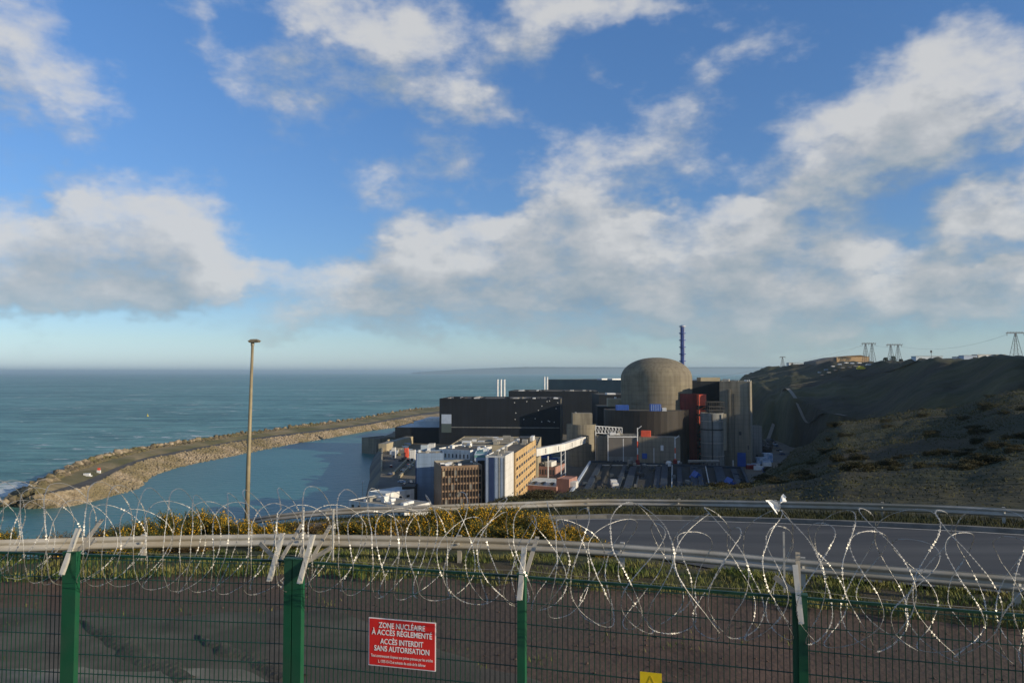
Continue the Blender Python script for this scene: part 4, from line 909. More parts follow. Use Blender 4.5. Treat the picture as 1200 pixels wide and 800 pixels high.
def ycar(px, py, lab, grp, z=ZP):
    p = G(px, py, z); vehicle('parked_car', lab, 'car', p, 4.4, 1.55, rc.uniform(-.4, .4) + rc.choice((0, 1.57)), rc.choice(['white_steel', 'dark_steel', 'pale_blue', 'concrete_grey', 'navy', 'red_steel']), True, grp)
for i in range(12): ycar(899 + i * 1.6 + rc.uniform(-.6, .6), 508 + i * 2.2 + rc.uniform(-1, 1), 'small car parked on the yard road under the cliff', 'cars on the yard road under the cliff')
for i in range(12): ycar(rc.uniform(456, 483), rc.uniform(540, 572), 'small car parked in the waterfront yard', 'cars in the waterfront yard')
def cont(px, py, m, lab, grp, L_=6, z=ZP):
    p = G(px, py, z); rz = rc.uniform(-.3, .3); t_ = thing('storage_container', lab, 'container', p, grp)
    MB().box((p.x, p.y, z + 1.3), (L_, 2.4, 2.6), rz).build('body', M[m], t_)
    q = MB(); mm = Matrix.Rotation(rz, 3, 'Z')
    for k in range(9): o = mm @ Vector((-L_ / 2 + L_ * (k + .5) / 9, -1.23, 0)); q.box((p.x + o.x, p.y + o.y, z + 1.3), (L_ / 22, .08, 2.3), rz)
    q.build('rib', M[m], t_)
    o = mm @ Vector((L_ / 2 + .03, 0, 0)); MB().box((p.x + o.x, p.y + o.y, z + 1.3), (.08, 2.1, 2.3), rz).build('door', M['galv'], t_)
for i in range(14): cont(rc.uniform(456, 485), rc.uniform(518, 533), rc.choice(['white_steel', 'beige', 'pale_blue', 'concrete_grey', 'teal']), 'small storage container among the clutter of the waterfront yard', 'containers in the waterfront yard')
for i in range(9): cont(rc.uniform(636, 660), rc.uniform(533, 541), rc.choice(['white_steel', 'beige', 'concrete_grey', 'blue_steel']), 'small storage container in the yard under the white walkway', 'containers under the white walkway')
for i in range(8): cont(rc.uniform(880, 900), rc.uniform(546, 553), rc.choice(['white_steel', 'blue_steel', 'pale_blue', 'red_steel']), 'small storage container near the pale blue wrapped loads', 'containers by the tall building')
for k, (pa, pb2, zz, lab) in enumerate((((700, 536), (800, 536), 17, 'long low pipe rack in front of the sunlit annex'), ((806, 541), (842, 541), 20, 'short pipe rack below the red building'))):
    a, b_ = D(*pa, 488), D(*pb2, 488); a.z = b_.z = zz; t_ = thing('pipe_rack', lab, 'pipe rack', ((a.x + b_.x) / 2, a.y, ZP))
    for r_ in range(4): MB().tube([a + Vector((0, -r_ * .8, r_ % 2 * 1.1)), b_ + Vector((0, -r_ * .8, r_ % 2 * 1.1))], .35, 8).build('pipe', M['galv' if r_ % 2 else 'concrete_grey'], t_)
    for i in range(9): o = a.lerp(b_, i / 8); MB().bar((o.x, o.y - 1.2, ZP), (o.x, o.y - 1.2, zz - .4), .4).build('leg', M['dark_steel'], t_)
for i in range(10):
    px_, py_ = rc.uniform(700, 800), rc.uniform(536, 541); o = D(px_, py_, rc.uniform(484, 489)); hh = rc.uniform(4, 11)
    t_ = thing('storage_tank', 'small grey tank standing in front of the annexes below the reactor', 'tank', (o.x, o.y, ZP), 'tanks in front of the annexes'); r_ = rc.uniform(1, 2)
    MB().lathe([(r_, ZP), (r_, ZP + hh), (r_ * .6, ZP + hh + .6), (.05, ZP + hh + .7)], (o.x, o.y, 0), 14).build('tank_shell', M[rc.choice(['galv', 'concrete_grey', 'white_steel'])], t_)
    MB().bar((o.x + r_ * .7, o.y - r_ * .8, ZP), (o.x + r_ * .7, o.y - r_ * .8, ZP + hh), .25).build('ladder', M['dark_steel'], t_)
# ------------------------------------------------------------------ plateau things
def plat(px, Y):                        # ground height on the plateau from the sheet profile
    best = None
    X = (px - CX) / FPX * Y
    for v in fc.v:
        d_ = (v.x - X) ** 2 + (v.y - Y) ** 2
        if best is None or d_ < best[0]: best = (d_, v.z)
    return best[1]
zb = plat(985, 960)
tb = thing('tan_building', 'big tan building with sloping roofline on the skyline', 'building', (D(987, 430, 960).x, 960, zb - 3))
a, m1, m2, e = D(956, 423.5, 960), D(980, 418.5, 955), D(1008, 416.0, 955), D(1019, 418.0, 958)
def wallpoly(pts, depth, name, m, par):
    q = MB(); k = len(pts) ; base = [Vector((p.x, p.y, zb - 4)) for p in (pts[0], pts[-1])]
    fr = [base[0]] + pts + [base[1]]; bk = [p + Vector((0, depth, 0)) for p in fr]; k = len(fr)
    q.add(fr + bk, [tuple(range(k))[::-1], tuple(range(k, 2 * k))] + [(i, (i + 1) % k, k + (i + 1) % k, k + i) for i in range(k)]); return q.build(name, m, par)
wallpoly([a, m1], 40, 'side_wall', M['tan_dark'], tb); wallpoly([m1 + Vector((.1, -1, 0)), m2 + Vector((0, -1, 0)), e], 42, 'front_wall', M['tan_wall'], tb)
for i, (px, Y, w_, ya_, yb_, m, lab) in enumerate(((1089, 840, 30, 417.5, 424, 'bluegrey_roof', 'grey white shed with dark doorway under the small mast on the skyline'), (1118, 850, 12, 420, 424, 'beige', 'low beige shed right of the grey white skyline shed'), (1128, 840, 12, 418, 424, 'white_wall', 'white shed with dark opening on the skyline'), (1138, 830, 16, 416.5, 423, 'pale_blue', 'blue grey shed between white skyline sheds'),
        (1158, 830, 24, 415.5, 420.5, 'white_wall', 'long white shed on the skyline left of the nearest pylon'), (1173, 825, 10, 415.5, 420, 'beige', 'beige hut at the right end of the skyline sheds'), (936, 1090, 22, 425.5, 430, 'bluegrey_roof', 'pale grey cabin row on the skyline left of the tan building'), (927, 1090, 6, 425, 430, 'white_wall', 'tiny white hut at the left end of the skyline'))):
    z0 = plat(px, Y) - 2; c_ = D(px, ya_, Y); t_ = thing('plateau_shed', lab, 'shed', (c_.x, Y, z0))
    z1 = max(c_.z, z0 + 4)
    MB().obox((c_.x - w_ / 2, Y, z0), (w_, 0, 0), (0, 10, 0), (0, 0, z1 - z0)).build('wall', M[m], t_)
    MB().obox((c_.x - w_ / 2 - .3, Y - .3, z1), (w_ + .6, 0, 0), (0, 10.6, 0), (0, 0, .35)).build('roof', M['pale_roof'], t_)
    MB().obox((c_.x + w_ * .12, Y - .12, z0), (w_ * .22, 0, 0), (0, .2, 0), (0, 0, (z1 - z0) * .8)).build('door', M['dark_steel'], t_)
def pylon(px, Y, ytop, wid, label, n2=True):
    z0 = plat(px, Y) - 1; c_ = D(px, ytop, Y); H_ = c_.z - z0; s_ = Y / FPX
    t_ = thing('pylon', label, 'pylon', (c_.x, Y, z0), 'power line pylons on the skyline')
    tops = (-wid * .25 * s_, wid * .25 * s_) if n2 else (0,)
    for tx in tops:
        for lx in (-1, 1):
            for ly in (-1, 1):
                foot = Vector((c_.x + tx + lx * wid * (.20 if n2 else .32) * s_, Y + ly * 3.5, z0)); hd = Vector((c_.x + tx + lx * .5, Y + ly * .5, c_.z - 1))
                MB().bar(foot, hd, .34).build('leg', M['pylon'], t_)
        q = MB()
        for k in range(6):
            f0, f1 = k / 6, (k + 1) / 6; sp0 = wid * (.20 if n2 else .32) * s_ * (1 - f0) + .5; sp1 = wid * (.20 if n2 else .32) * s_ * (1 - f1) + .5
            for ly in (-1, 1):
                yy0, yy1 = Y + ly * (3.5 * (1 - f0) + .5), Y + ly * (3.5 * (1 - f1) + .5)
                q.bar((c_.x + tx - sp0, yy0, z0 + (H_ - 1) * f0), (c_.x + tx + sp1, yy1, z0 + (H_ - 1) * f1), .16); q.bar((c_.x + tx + sp0, yy0, z0 + (H_ - 1) * f0), (c_.x + tx - sp1, yy1, z0 + (H_ - 1) * f1), .16)
        q.build('bracing', M['pylon'], t_)
    q = MB(); q.bar((c_.x - wid * .55 * s_, Y, c_.z - .6), (c_.x + wid * .55 * s_, Y, c_.z - .6), .9, .7); q.bar((c_.x - wid * .45 * s_, Y, c_.z + .3), (c_.x + wid * .45 * s_, Y, c_.z + .3), .3, .3)
    for k in range(-3, 4): q.bar((c_.x + k * wid * .17 * s_, Y, c_.z - .8), (c_.x + (k + .4) * wid * .17 * s_, Y, c_.z + .8), .3)
    q.build('crossarm', M['pylon'], t_)
    q = MB()
    for k in (-1, 0, 1): q.bar((c_.x + k * wid * .5 * s_, Y, c_.z - 3), (c_.x + k * wid * .5 * s_, Y, c_.z - .5), .3)
    q.build('insulator', M['dark_steel'], t_)
    return c_
w1 = pylon(1018, 930, 402, 15, 'two legged lattice pylon just right of the tan building')
w2 = pylon(1048, 930, 403.5, 17, 'lattice pylon with bushes at its foot, middle of the three')
w3 = pylon(1190, 700, 389.5, 20, 'largest lattice pylon at the right edge of the skyline', False)
w0 = pylon(917, 1300, 418, 6, 'tiny far pylon standing beyond the left end of the cliff', False)
def wire(a, e, sag, lab, r_=.07):
    pts = [a.lerp(e, i / 24) - Vector((0, 0, sag * 4 * (i / 24) * (1 - i / 24))) for i in range(25)]
    o = MB().tube(pts, r_, 4).build('power_cable', M['pylon']); tag(o, lab, 'cable')
wire(w1 + Vector((-6, 0, -2.5)), D(800, 447, 760), 4, 'thin cable sloping down from the pylon by the tan building to the plant')
wire(w2 + Vector((-6, 0, -2.5)), w1 + Vector((6, 0, -2.5)), 1.0, 'thin cable between the tan building pylon and the middle pylon')
wire(w1 + Vector((-8, 0, -2.5)), D(812, 449, 700), 9, 'lower sagging cable from the tan building pylon towards the concrete tower')
wire(w3 + Vector((-8, 0, -2)), w2 + Vector((6, 0, -2)), 8, 'long sagging cable from the largest pylon to the middle pylon')
wire(w3 + Vector((8, 0, -2)), Vector((520, 500, 135)), 5, 'cable leaving the largest pylon towards the right edge')
z0 = plat(1090, 830); o = D(1090, 410.5, 830); mm = thing('signal_mast', 'short dark mast above the grey white skyline shed', 'mast', (o.x, 830, z0))
MB().bar((o.x, 828, z0 - 1), (o.x, 828, o.z), .35).build('pole', M['pylon'], mm); MB().box((o.x, 828, o.z - 1.3), (1.4, 1.2, 2.6)).build('head', M['dark_steel'], mm)
rt = random.Random(8)
for px, h_, w_, lab in ((1038, 5, 8, 'low dark shrub left of the middle pylon foot'), (1047, 9, 9, 'tall dark shrub clump under the middle pylon'), (1056, 5, 7, 'low dark shrub right of the middle pylon foot')):
    Y = 925; z0 = plat(px, Y); c_ = D(px, 430, Y); t_ = thing('shrub', lab, 'shrub', (c_.x, Y, z0 - 1))
    q = MB()
    for i in range(700):
        a_, r_ = rt.random() * 6.28, rt.random() ** .5; hh = rt.random() ** .8
        q.leaf((c_.x + math.cos(a_) * r_ * w_ / 2 * (1.1 - hh * .6), Y + math.sin(a_) * r_ * w_ / 2 * (1.1 - hh * .6), z0 + hh * h_), 1.1, rt)
    q.build('crown', M['tree_leaf'], t_); MB().tube([(c_.x, Y, z0 - 1), (c_.x + .3, Y, z0 + h_ * .5)], [.3, .12], 6).build('trunk', M['stem'], t_)
vehicle('parked_lorry', 'pale yellow lorry parked on the slope below the tan building', 'lorry', Vector((D(1009, 436.5, 800).x, 800, plat(1009, 800) + .6)), 9, 3.6, .05, 'buoy', False)
vehicle('parked_van', 'white van parked right of the pale yellow lorry', 'van', Vector((D(1018, 436.5, 800).x, 800, plat(1018, 800) + .6)), 6, 2.6, .05, 'white_steel')
rt = random.Random(15)
for i in range(13):
    px = 960 + i * 3.9 + rt.uniform(-.8, .8); Y = 830 if i % 2 else 850
    vehicle('parked_car', 'small car in the row parked on the slope below the tan building', 'car', Vector((D(px, 434, Y).x, Y, plat(px, Y) + .5)), 4.4, 1.6, .1, ['white_steel', 'dark_steel', 'pale_blue', 'concrete_grey'][i % 4], True, 'cars parked below the tan building')
# track along the cliff and its pale stones
tr_ = MB()
def track(pts, w_, name, m):
    q = MB(); P = []
    for (px, Y) in pts: P.append(Vector(((px - CX) / FPX * Y, Y, plat(px, Y) + 1.6)))
    P = resample(P, 6)
    for i, p in enumerate(P):
        t_ = P[min(i + 1, len(P) - 1)] - P[max(i - 1, 0)]; n_ = Vector((-t_.y, t_.x, 0)).normalized() * w_ / 2; q.v += [p - n_, p + n_]
    for i in range(len(P) - 1): q.f.append((2 * i, 2 * i + 1, 2 * i + 3, 2 * i + 2))
    tag(q.build(name, m, origin=(0, 0, 0)), kind='structure')
track([(898, 720), (905, 740), (918, 770), (930, 700), (945, 660), (965, 625), (990, 590)], 3.2, 'cliff_path', M['kerb'])
track([(925, 770), (960, 800), (1000, 770), (1040, 700), (1075, 640)], 3.0, 'cliff_path', M['bank'])

# buoy
p = G(173, 487.5, 0); bu = thing('buoy', 'small yellow buoy floating on the open sea', 'buoy', p)
MB().lathe([(1.6, -.5), (1.8, .3), (1.5, .9), (.5, 1.2), (.35, 3.4), (.05, 3.5)], p, 16).build('float_body', M['buoy'], bu)
MB().bar(p + Vector((0, 0, 3.4)), p + Vector((0, 0, 4.6)), .5).build('top_mark', M['buoy'], bu)
p = on(R1, C_, 30, .1); sgn = thing('marker_post', 'small orange and white marker on the breakwater road', 'marker', p)
MB().box(p + Vector((0, 0, 1)), (2.4, 1.2, 2)).build('base', M['white_steel'], sgn); MB().box(p + Vector((0, 0, 2.8)), (1.6, 1, 1.6)).build('head', M['orange_red'], sgn)
p = on(R1, C_, 22, .2); tag(MB().box(p + Vector((0, 0, 1)), (4, 2, 2)).bar(p + Vector((-3, 0, .3)), p + Vector((3, 0, .3)), 2.4, .5).build('concrete_block', M['white_steel']), 'pale concrete block beside the breakwater road near its head', 'block')
p = G(425, 571, ZP + 6); ql = thing('quay_lamp', 'tiny lamp post at the basin edge left of the white lodge', 'lamp post', (p.x, p.y, ZP))
MB().tube([(p.x, p.y, ZP), (p.x, p.y, ZP + 9)], .15, 6).build('pole', M['galv'], ql); MB().box((p.x, p.y, ZP + 9.2), (1.2, .8, .6)).build('lamp_head', M['white_steel'], ql)

# ------------------------------------------------------------------ road furniture: guard rails, lamp post
def guard_rail(name, label, pts, spacing, x0, x1, posth=1.0, side=-1):
    P = resample(pts, 10); t_ = thing(name, label, 'guard rail', (P[len(P) // 2].x, P[len(P) // 2].y, P[len(P) // 2].z - .8))
    prof = [(0, 0), (.045, -.03), (.07, -.075), (.03, -.125), (-.005, -.155), (.03, -.185), (.07, -.235), (.045, -.28), (0, -.31)]
    q = MB(); k = len(prof)
    for i, p in enumerate(P):
        tg = P[min(i + 1, len(P) - 1)] - P[max(i - 1, 0)]; n_ = Vector((tg.y, -tg.x, 0)).normalized()
        for th in (0, -.012):
            for (a, z_) in prof: q.v.append(p + n_ * (a + th) + Vector((0, 0, z_)))
    for i in range(len(P) - 1):
        for s_ in (0, k):
            for j in range(k - 1):
                u = i * 2 * k + s_ + j; q.f.append((u, u + 1, u + 2 * k + 1, u + 2 * k))
        for j in (0, k - 1): u = i * 2 * k + j; q.f.append((u, u + k, u + 3 * k, u + 2 * k))
    rail = q.build('rail_beam', M['galv'], t_, smooth=True)
    acc = 0; nxt = spacing * .5
    for a, e in zip(P, P[1:]):
        L_ = (e - a).length
        while nxt < acc + L_:
            o = a.lerp(e, (nxt - acc) / L_); tg = (e - a).normalized(); n_ = Vector((tg.y, -tg.x, 0)).normalized()
            gp_ = MB().bar(o - n_ * .09 + Vector((0, 0, -.98)), o - n_ * .09 + Vector((0, 0, .02)), .10, .12, up=n_).build('rail_post', M['galv'], t_)
            MB().box(o + n_ * .075 + Vector((0, 0, -.155)), (.05, .05, .05)).build('bolt_head', M['galv_bright'], gp_)
            nxt += spacing
        acc += L_
guard_rail('guard_rail', 'sunlit pale guard rail just beyond the green fence', r1[1:11], 4.0, 0, 0)
guard_rail('guard_rail', 'bluish grey guard rail along the far edge of the road', r2[:12], 4.0, 0, 0)
p = D(289, 606, 36); tp = D(296, 402, 36); lp = thing('street_lamp', 'tall tan lamp post with a flat square head', 'street lamp', (p.x, p.y, p.z - 1.2))
MB().tube([p - Vector((0, 0, 1.2)), p.lerp(tp, .3), tp], [.115, .10, .062], 14).build('lamp_pole', M['lamp_pole'], lp, smooth=True)
q = MB(); o = tp + Vector((.06, 0, .02))
q.add([o + Vector(v_) * .88 for v_ in ((-.20, -.18, 0), (.26, -.18, .02), (.26, .18, .02), (-.20, .18, 0), (-.26, -.24, .09), (.32, -.24, .11), (.32, .24, .11), (-.26, .24, .09), (-.14, -.12, .19), (.18, -.12, .2), (.18, .12, .2), (-.14, .12, .19))] if True else [o + Vector((-.20, -.18, 0)), o + Vector((.26, -.18, .02)), o + Vector((.26, .18, .02)), o + Vector((-.20, .18, 0)), o + Vector((-.26, -.24, .09)), o + Vector((.32, -.24, .11)), o + Vector((.32, .24, .11)), o + Vector((-.26, .24, .09)), o + Vector((-.14, -.12, .19)), o + Vector((.18, -.12, .2)), o + Vector((.18, .12, .2)), o + Vector((-.14, .12, .19))],
    [(3, 2, 1, 0)] + [(i, (i + 1) % 4, 4 + (i + 1) % 4, 4 + i) for i in range(4)] + [(4 + i, 4 + (i + 1) % 4, 8 + (i + 1) % 4, 8 + i) for i in range(4)] + [(8, 9, 10, 11)])
q.build('lamp_head', M['lamp_head'], lp)
MB().tube([tp - Vector((0, 0, .12)), tp + Vector((0, 0, .05))], .085, 12).build('collar', M['lamp_head'], lp)

# ------------------------------------------------------------------ gorse, grass, scrub
rg = random.Random(77)
def gorse_mesh(seed, nleaf, flowers, brown):
    g = random.Random(seed); fo, flw, stm = MB(), MB(), MB()
    cl = []
    for i in range(15):
        a_ = g.random() * 6.28; rad = g.random() ** .5 * .8; cl.append((Vector((math.cos(a_) * rad, math.sin(a_) * rad * .75, g.uniform(.18, .85) * (1.1 - rad * .5))), g.uniform(.16, .36)))
    for c_, r_ in cl:
        stm.tube([(c_.x * .15, c_.y * .15, -.1), (c_.x * .6, c_.y * .6, c_.z * .5), tuple(c_)], [.025, .017, .006], 5)
        for i in range(nleaf // 15):
            d_ = Vector((g.gauss(0, 1), g.gauss(0, 1), g.gauss(0, 1))).normalized() * r_ * g.random() ** .45
            p_ = c_ + d_
            if p_.z < -.05: p_.z = g.random() * .2
            fo.leaf(p_, g.uniform(.05, .12), g, .7, .28)
        for i in range(max(1, nleaf // 70)):       # upright twigs break the outline
            d_ = Vector((g.gauss(0, .6), g.gauss(0, .6), 1)).normalized(); b_ = c_ + d_ * r_ * .6
            tl_ = g.choice((6, 8, 11)); 
            for s_ in range(tl_): fo.leaf(b_ + d_ * s_ * .045 + Vector((g.gauss(0, .015), g.gauss(0, .015), 0)), .07, g, 1, .3)
            if g.random() < flowers:
                for s_ in range(tl_ - 3): flw.leaf(b_ + d_ * (.10 + s_ * .045) + Vector((g.gauss(0, .02), g.gauss(0, .02), 0)), g.uniform(.035, .06), g, 0, .9)
        for i in range(int(nleaf // 15 * flowers * .32)):
            d_ = Vector((g.gauss(0, 1), g.gauss(0, 1), g.gauss(.5, 1))).normalized() * r_ * g.uniform(.75, 1.08)
            flw.leaf(c_ + d_, g.uniform(.035, .065), g, 0, .9)
    return fo, flw, stm
protos = []
for sd_, nl, fw_, br_, lab in ((1, 5600, .34, 0, 'a'), (2, 5600, .58, 0, 'b'), (3, 5000, .20, 0, 'c'), (4, 4600, .06, 1, 'd')):
    protos.append((gorse_mesh(sd_, nl, fw_, br_), br_))
made = {}
def bush(px, Y, w_, h_, kind, label, sink=.1, rot=None):
    X = (px - CX) / FPX * Y; z_ = gz(X, Y) if Y < y2(X)[0] else CZ - Y * .19
    if kind not in made:
        t_ = thing('gorse_bush', label, 'bush', (0, 0, 0), 'gorse bushes behind the near guard rail'); (fo, flw, stm), br_ = protos[kind]
        fo.build('foliage', M['gorse_brown'] if br_ else M['gorse'], t_, origin=(0, 0, 0)); flw.build('flowers', M['flower'], t_); stm.build('stems', M['stem'], t_); made[kind] = t_
    else: t_ = copy_tree(made[kind])
    t_['label'] = label; t_.location = (X, Y, z_ - sink); t_.scale = (w_ * .92, w_, h_ * .82); t_.rotation_euler = (0, 0, rg.random() * 6.28 if rot is None else rot)
BR, Ylw = 3, 1
for (px, Y, w_, h_, kd, lab) in ((8, 23.5, .9, 1.15, 2, 'small gorse bush with some yellow bloom at the far left'), (70, 24, 1.0, .95, BR, 'low brown scrub bush left of the leaning fence bracket'), (125, 24, 1.0, 1.0, BR, 'brown scrub bush right of the leaning fence bracket'),
        (165, 24, 1.1, 1.1, 2, 'low dull gorse bush, second left of the lamp post gap'), (205, 24.5, 1.1, 1.25, 2, 'olive gorse bush left of the lamp post bush'), (245, 25, 1.1, 1.3, 0, 'bushy flowering gorse just left of the lamp post'), (275, 24.5, .85, 1.05, 1, 'bright yellow gorse in front of the lamp post foot'),
        (305, 24, .9, .95, 1, 'bright yellow gorse just right of the lamp post foot'), (335, 25, .9, .8, 0, 'gorse bush behind the double green post'), (372, 25, 1.0, .85, BR, 'brownish gorse bush right of the double green post'), (408, 25, 1.0, .8, 2, 'gorse bush under the left white lodge'),
        (440, 25, 1.1, .95, 0, 'gorse bush with scattered bloom under the white lodge'), (478, 24.5, 1.0, 1.0, 1, 'yellow gorse below the blue block'), (505, 25.5, 1.0, 1.15, 0, 'taller gorse below the left edge of the brown office'), (537, 25, 1.2, 1.28, 1, 'tall bright gorse below the brown office'),
        (570, 25, 1.1, 1.30, 1, 'tallest bright gorse below the white tower'), (603, 25, 1.1, 1.2, 0, 'gorse below the ochre wing'), (635, 24, .95, 1.12, 1, 'bright yellow gorse below the pink workshop'), (662, 22.5, .75, .85, 1, 'small gorse with bright spikes at the end of the tall row'),
        (690, 21.5, .62, .62, 2, 'small gorse tuft peeping over the rail at the start of the road'), (712, 21, .5, .5, 1, 'last small yellow gorse tuft before the open road'), (520, 23, 1.0, .8, 2, 'low olive gorse in front of the taller brown office gorse'), (595, 22.6, 1.0, .8, 2, 'low olive gorse in front of the ochre wing gorse'),
        (560, 23, 1.0, .85, 0, 'low flowering gorse in front of the tallest gorse'), (465, 22.8, 1.0, .65, BR, 'low brown gorse in front of the blue block gorse'), (390, 22.8, 1.1, .6, 2, 'low dark gorse close behind the rail right of the double post'), (330, 22.6, 1.0, .6, 0, 'low gorse close behind the rail at the double post'),
        (230, 22.6, 1.1, .6, BR, 'low brown scrub close behind the rail left of the lamp post'), (150, 22.4, 1.2, .45, 2, 'low olive scrub close behind the rail on the left'), (-40, 23.5, 1.1, .8, 0, 'gorse bush cut by the left edge of the view')):
    bush(px, Y, w_, h_, kd, lab)
# grass blades: verge by the near rail (both sides) and tufts
gr = MB()
def blade(m, p, h_, g, lean=.5):
    a_ = g.random() * 6.28; d_ = Vector((math.cos(a_), math.sin(a_), 0)); n_ = Vector((-d_.y, d_.x, 0)) * h_ * .07
    m.add([p - n_, p + n_, p + d_ * h_ * lean * .35 + Vector((0, 0, h_ * .6)) + n_ * .7, p + d_ * h_ * lean * .35 + Vector((0, 0, h_ * .6)) - n_ * .7, p + d_ * h_ * lean + Vector((0, 0, h_))], [(0, 1, 2, 3), (3, 2, 4)])
for i in range(42000):
    x = rg.uniform(-17, 14); t_ = rg.random()
    y = y1(x)[0] - 1.55 + .4 * fb(x * .8, 0) + t_ * 3.3
    if fb(x * .9, y * .9, 4) < -.25: continue
    blade(gr, Vector((x, y, gz(x, y) + .14)), rg.uniform(.04, .15) * (1 + .8 * fb(x * .6, y * .6, 7)), rg, rg.uniform(.3, 1.0))
tag(gr.build('grass', M['blade'], origin=(0, 0, 0)), 'short rough grass growing along the near guard rail', 'grass', kind='stuff')
# scrub over the near hillside: clumps of dry stems and bramble
sc_ = MB(); V = hs.v; F = [f for f in hs.f]
rg2 = random.Random(99)
cand = [f for f in F if 560 < CX + FPX * V[f[0]].x / max(V[f[0]].y, 1) < 1330 and V[f[0]].y < 290]
for f in cand:
    a, b_, c_, d_ = (V[i] for i in f); Y = a.y
    dens_ = fb(a.x * .05, a.y * .05, 2) + .35
    ar_ = (b_ - a).cross(d_ - a).length
    nn_ = int((.35 + max(0, dens_)) * ar_ * min(9, 2600.0 / (Y * .5 + 20) / 9) + rg2.random())
    for _ in range(min(nn_, 90)):
        u, v = rg2.random(), rg2.random(); p = a.lerp(b_, u).lerp(d_.lerp(c_, u), v)
        s_ = (.10 + Y * .0016) * rg2.uniform(.5, 1.4); hh = .5 + max(0, fb(p.x * .25, p.y * .25, 3)) * 2.2
        sc_.leaf(p + Vector((0, 0, abs(rg2.gauss(0, s_ * hh * .8)))), s_, rg2, .5, .35)
tag(sc_.build('hillside_scrub', M['blade_dry'], origin=(0, 0, 0)), 'dry bramble and heath scrub covering the hillside beyond the road', 'scrub', kind='stuff')
rh = random.Random(31); nb = 0; hproto = []
for sd_ in (1, 2, 3):
    g = random.Random(200 + sd_); fo, stm = MB(), MB()
    for i in range(9):
        a_ = g.random() * 6.28; rad = g.random() ** .5 * .8; c_ = Vector((math.cos(a_) * rad, math.sin(a_) * rad, g.uniform(.1, .6))); stm.tube([(c_.x * .2, c_.y * .2, -.2), tuple(c_)], [.03, .01], 5)
        for k in range(260):
            d_ = Vector((g.gauss(0, 1), g.gauss(0, 1), g.gauss(0, .8))).normalized() * g.uniform(.12, .38); p_ = c_ + d_; p_.z = max(-.15, p_.z); fo.leaf(p_, g.uniform(.06, .15), g, .5, .5)
    t_ = thing('hillside_bush', 'dark bramble bush in a patch on the shaded hillside beyond the road', 'bush', (0, 0, 0), 'bushes on the hillside')
    fo.build('foliage', M['bramble'], t_, origin=(0, 0, 0)); stm.build('stems', M['stem'], t_); hproto.append(t_)
while nb < 190:
    f = rh.choice(cand); p = V[f[0]]
    if p.y < 46 or fb(p.x * .03, p.y * .03, 11) < -.05: continue
    t_ = hproto[nb] if nb < 3 else copy_tree(rh.choice(hproto)); nb += 1
    k_ = rh.uniform(.6, 1.5) * (.55 + p.y / 200); t_.location = p - Vector((0, 0, .1)); t_.scale = (k_ * rh.uniform(1, 1.5), k_ * rh.uniform(1, 1.4), k_ * rh.uniform(.5, .9)); t_.rotation_euler = (0, 0, rh.random() * 6.28)
tf = MB()
for i in range(70):
    cx, cy = rg.uniform(-13, 12), rg.uniform(10.5, 17)
    if cy > y1(cx)[0] - 1.5: continue
    for k in range(rg.randint(5, 26)): x, y = cx + rg.gauss(0, .12), cy + rg.gauss(0, .12); blade(tf, Vector((x, y, gz(x, y) - .01)), rg.uniform(.03, .11), rg, .8)
tag(tf.build('weed_tufts', M['blade'], origin=(0, 0, 0)), 'sparse weeds dotted over the bare soil behind the fence', 'weeds', kind='stuff')
for (pa, pb2, w_) in (((225, 800), (92, 731), .62), ((345, 800), (232, 748), .5)):  # dark strips painting the shadow bands cast from behind the camera
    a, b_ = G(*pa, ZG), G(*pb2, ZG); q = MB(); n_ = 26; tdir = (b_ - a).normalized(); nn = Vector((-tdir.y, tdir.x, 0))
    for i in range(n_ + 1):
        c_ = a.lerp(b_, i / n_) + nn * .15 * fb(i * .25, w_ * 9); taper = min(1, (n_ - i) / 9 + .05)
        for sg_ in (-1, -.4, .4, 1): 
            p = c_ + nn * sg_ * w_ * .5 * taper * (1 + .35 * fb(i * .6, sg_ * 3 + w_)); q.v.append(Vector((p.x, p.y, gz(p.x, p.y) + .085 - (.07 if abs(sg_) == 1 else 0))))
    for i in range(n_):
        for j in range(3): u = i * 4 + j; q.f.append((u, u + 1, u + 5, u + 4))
    tag(q.build('shadow_band', M['soil_shadow'], smooth=True, origin=(0, 0, 0)), kind='structure')
# tufts along the far verge
fg = MB()
for i in range(12000):
    x = rg.uniform(-10, 26); y = y2(x)[0] + rg.uniform(-1.6, .9); blade(fg, Vector((x, y, gz(x, y) + .19)), rg.uniform(.06, .22), rg, .6)
tag(fg.build('verge_grass', M['blade_dry'], origin=(0, 0, 0)), 'dark dry grass along the far guard rail', 'grass', kind='stuff')
pb_ = MB(); rp_ = random.Random(6)
for i in range(900):
    x, y = rp_.uniform(-14, 12), rp_.uniform(9, 17.3)
    if y < y1(x)[0] - 1.2: pb_.rock((x, y, gz(x, y) + .01), rp_.uniform(.008, .028), rp_)
tag(pb_.build('pebbles', M['soil'], origin=(0, 0, 0)), 'loose pebbles scattered on the bare soil behind the fence', 'pebbles', kind='stuff')

tm = MB(); n = 70
for i in range(n + 1):
    x = -17 + 17.5 * i / n; fy = 15.6 + .5 * fb(x * .35, 6) + .15 * fb(x * 2, 6) - max(0, x + 3.5) * .9
    for j in range(14): y = 8.6 + (max(fy, 8.8) - 8.6) * j / 13; tm.v.append(Vector((x, y, gz(x, y) + (.045 if j < 13 else -.03))))
for i in range(n):
    for j in range(13): q = i * 14 + j; tm.f.append((q, q + 14, q + 15, q + 1))
tag(tm.build('old_tarmac', M['old_tarmac'], smooth=True, origin=(0, 0, 0)), kind='structure')
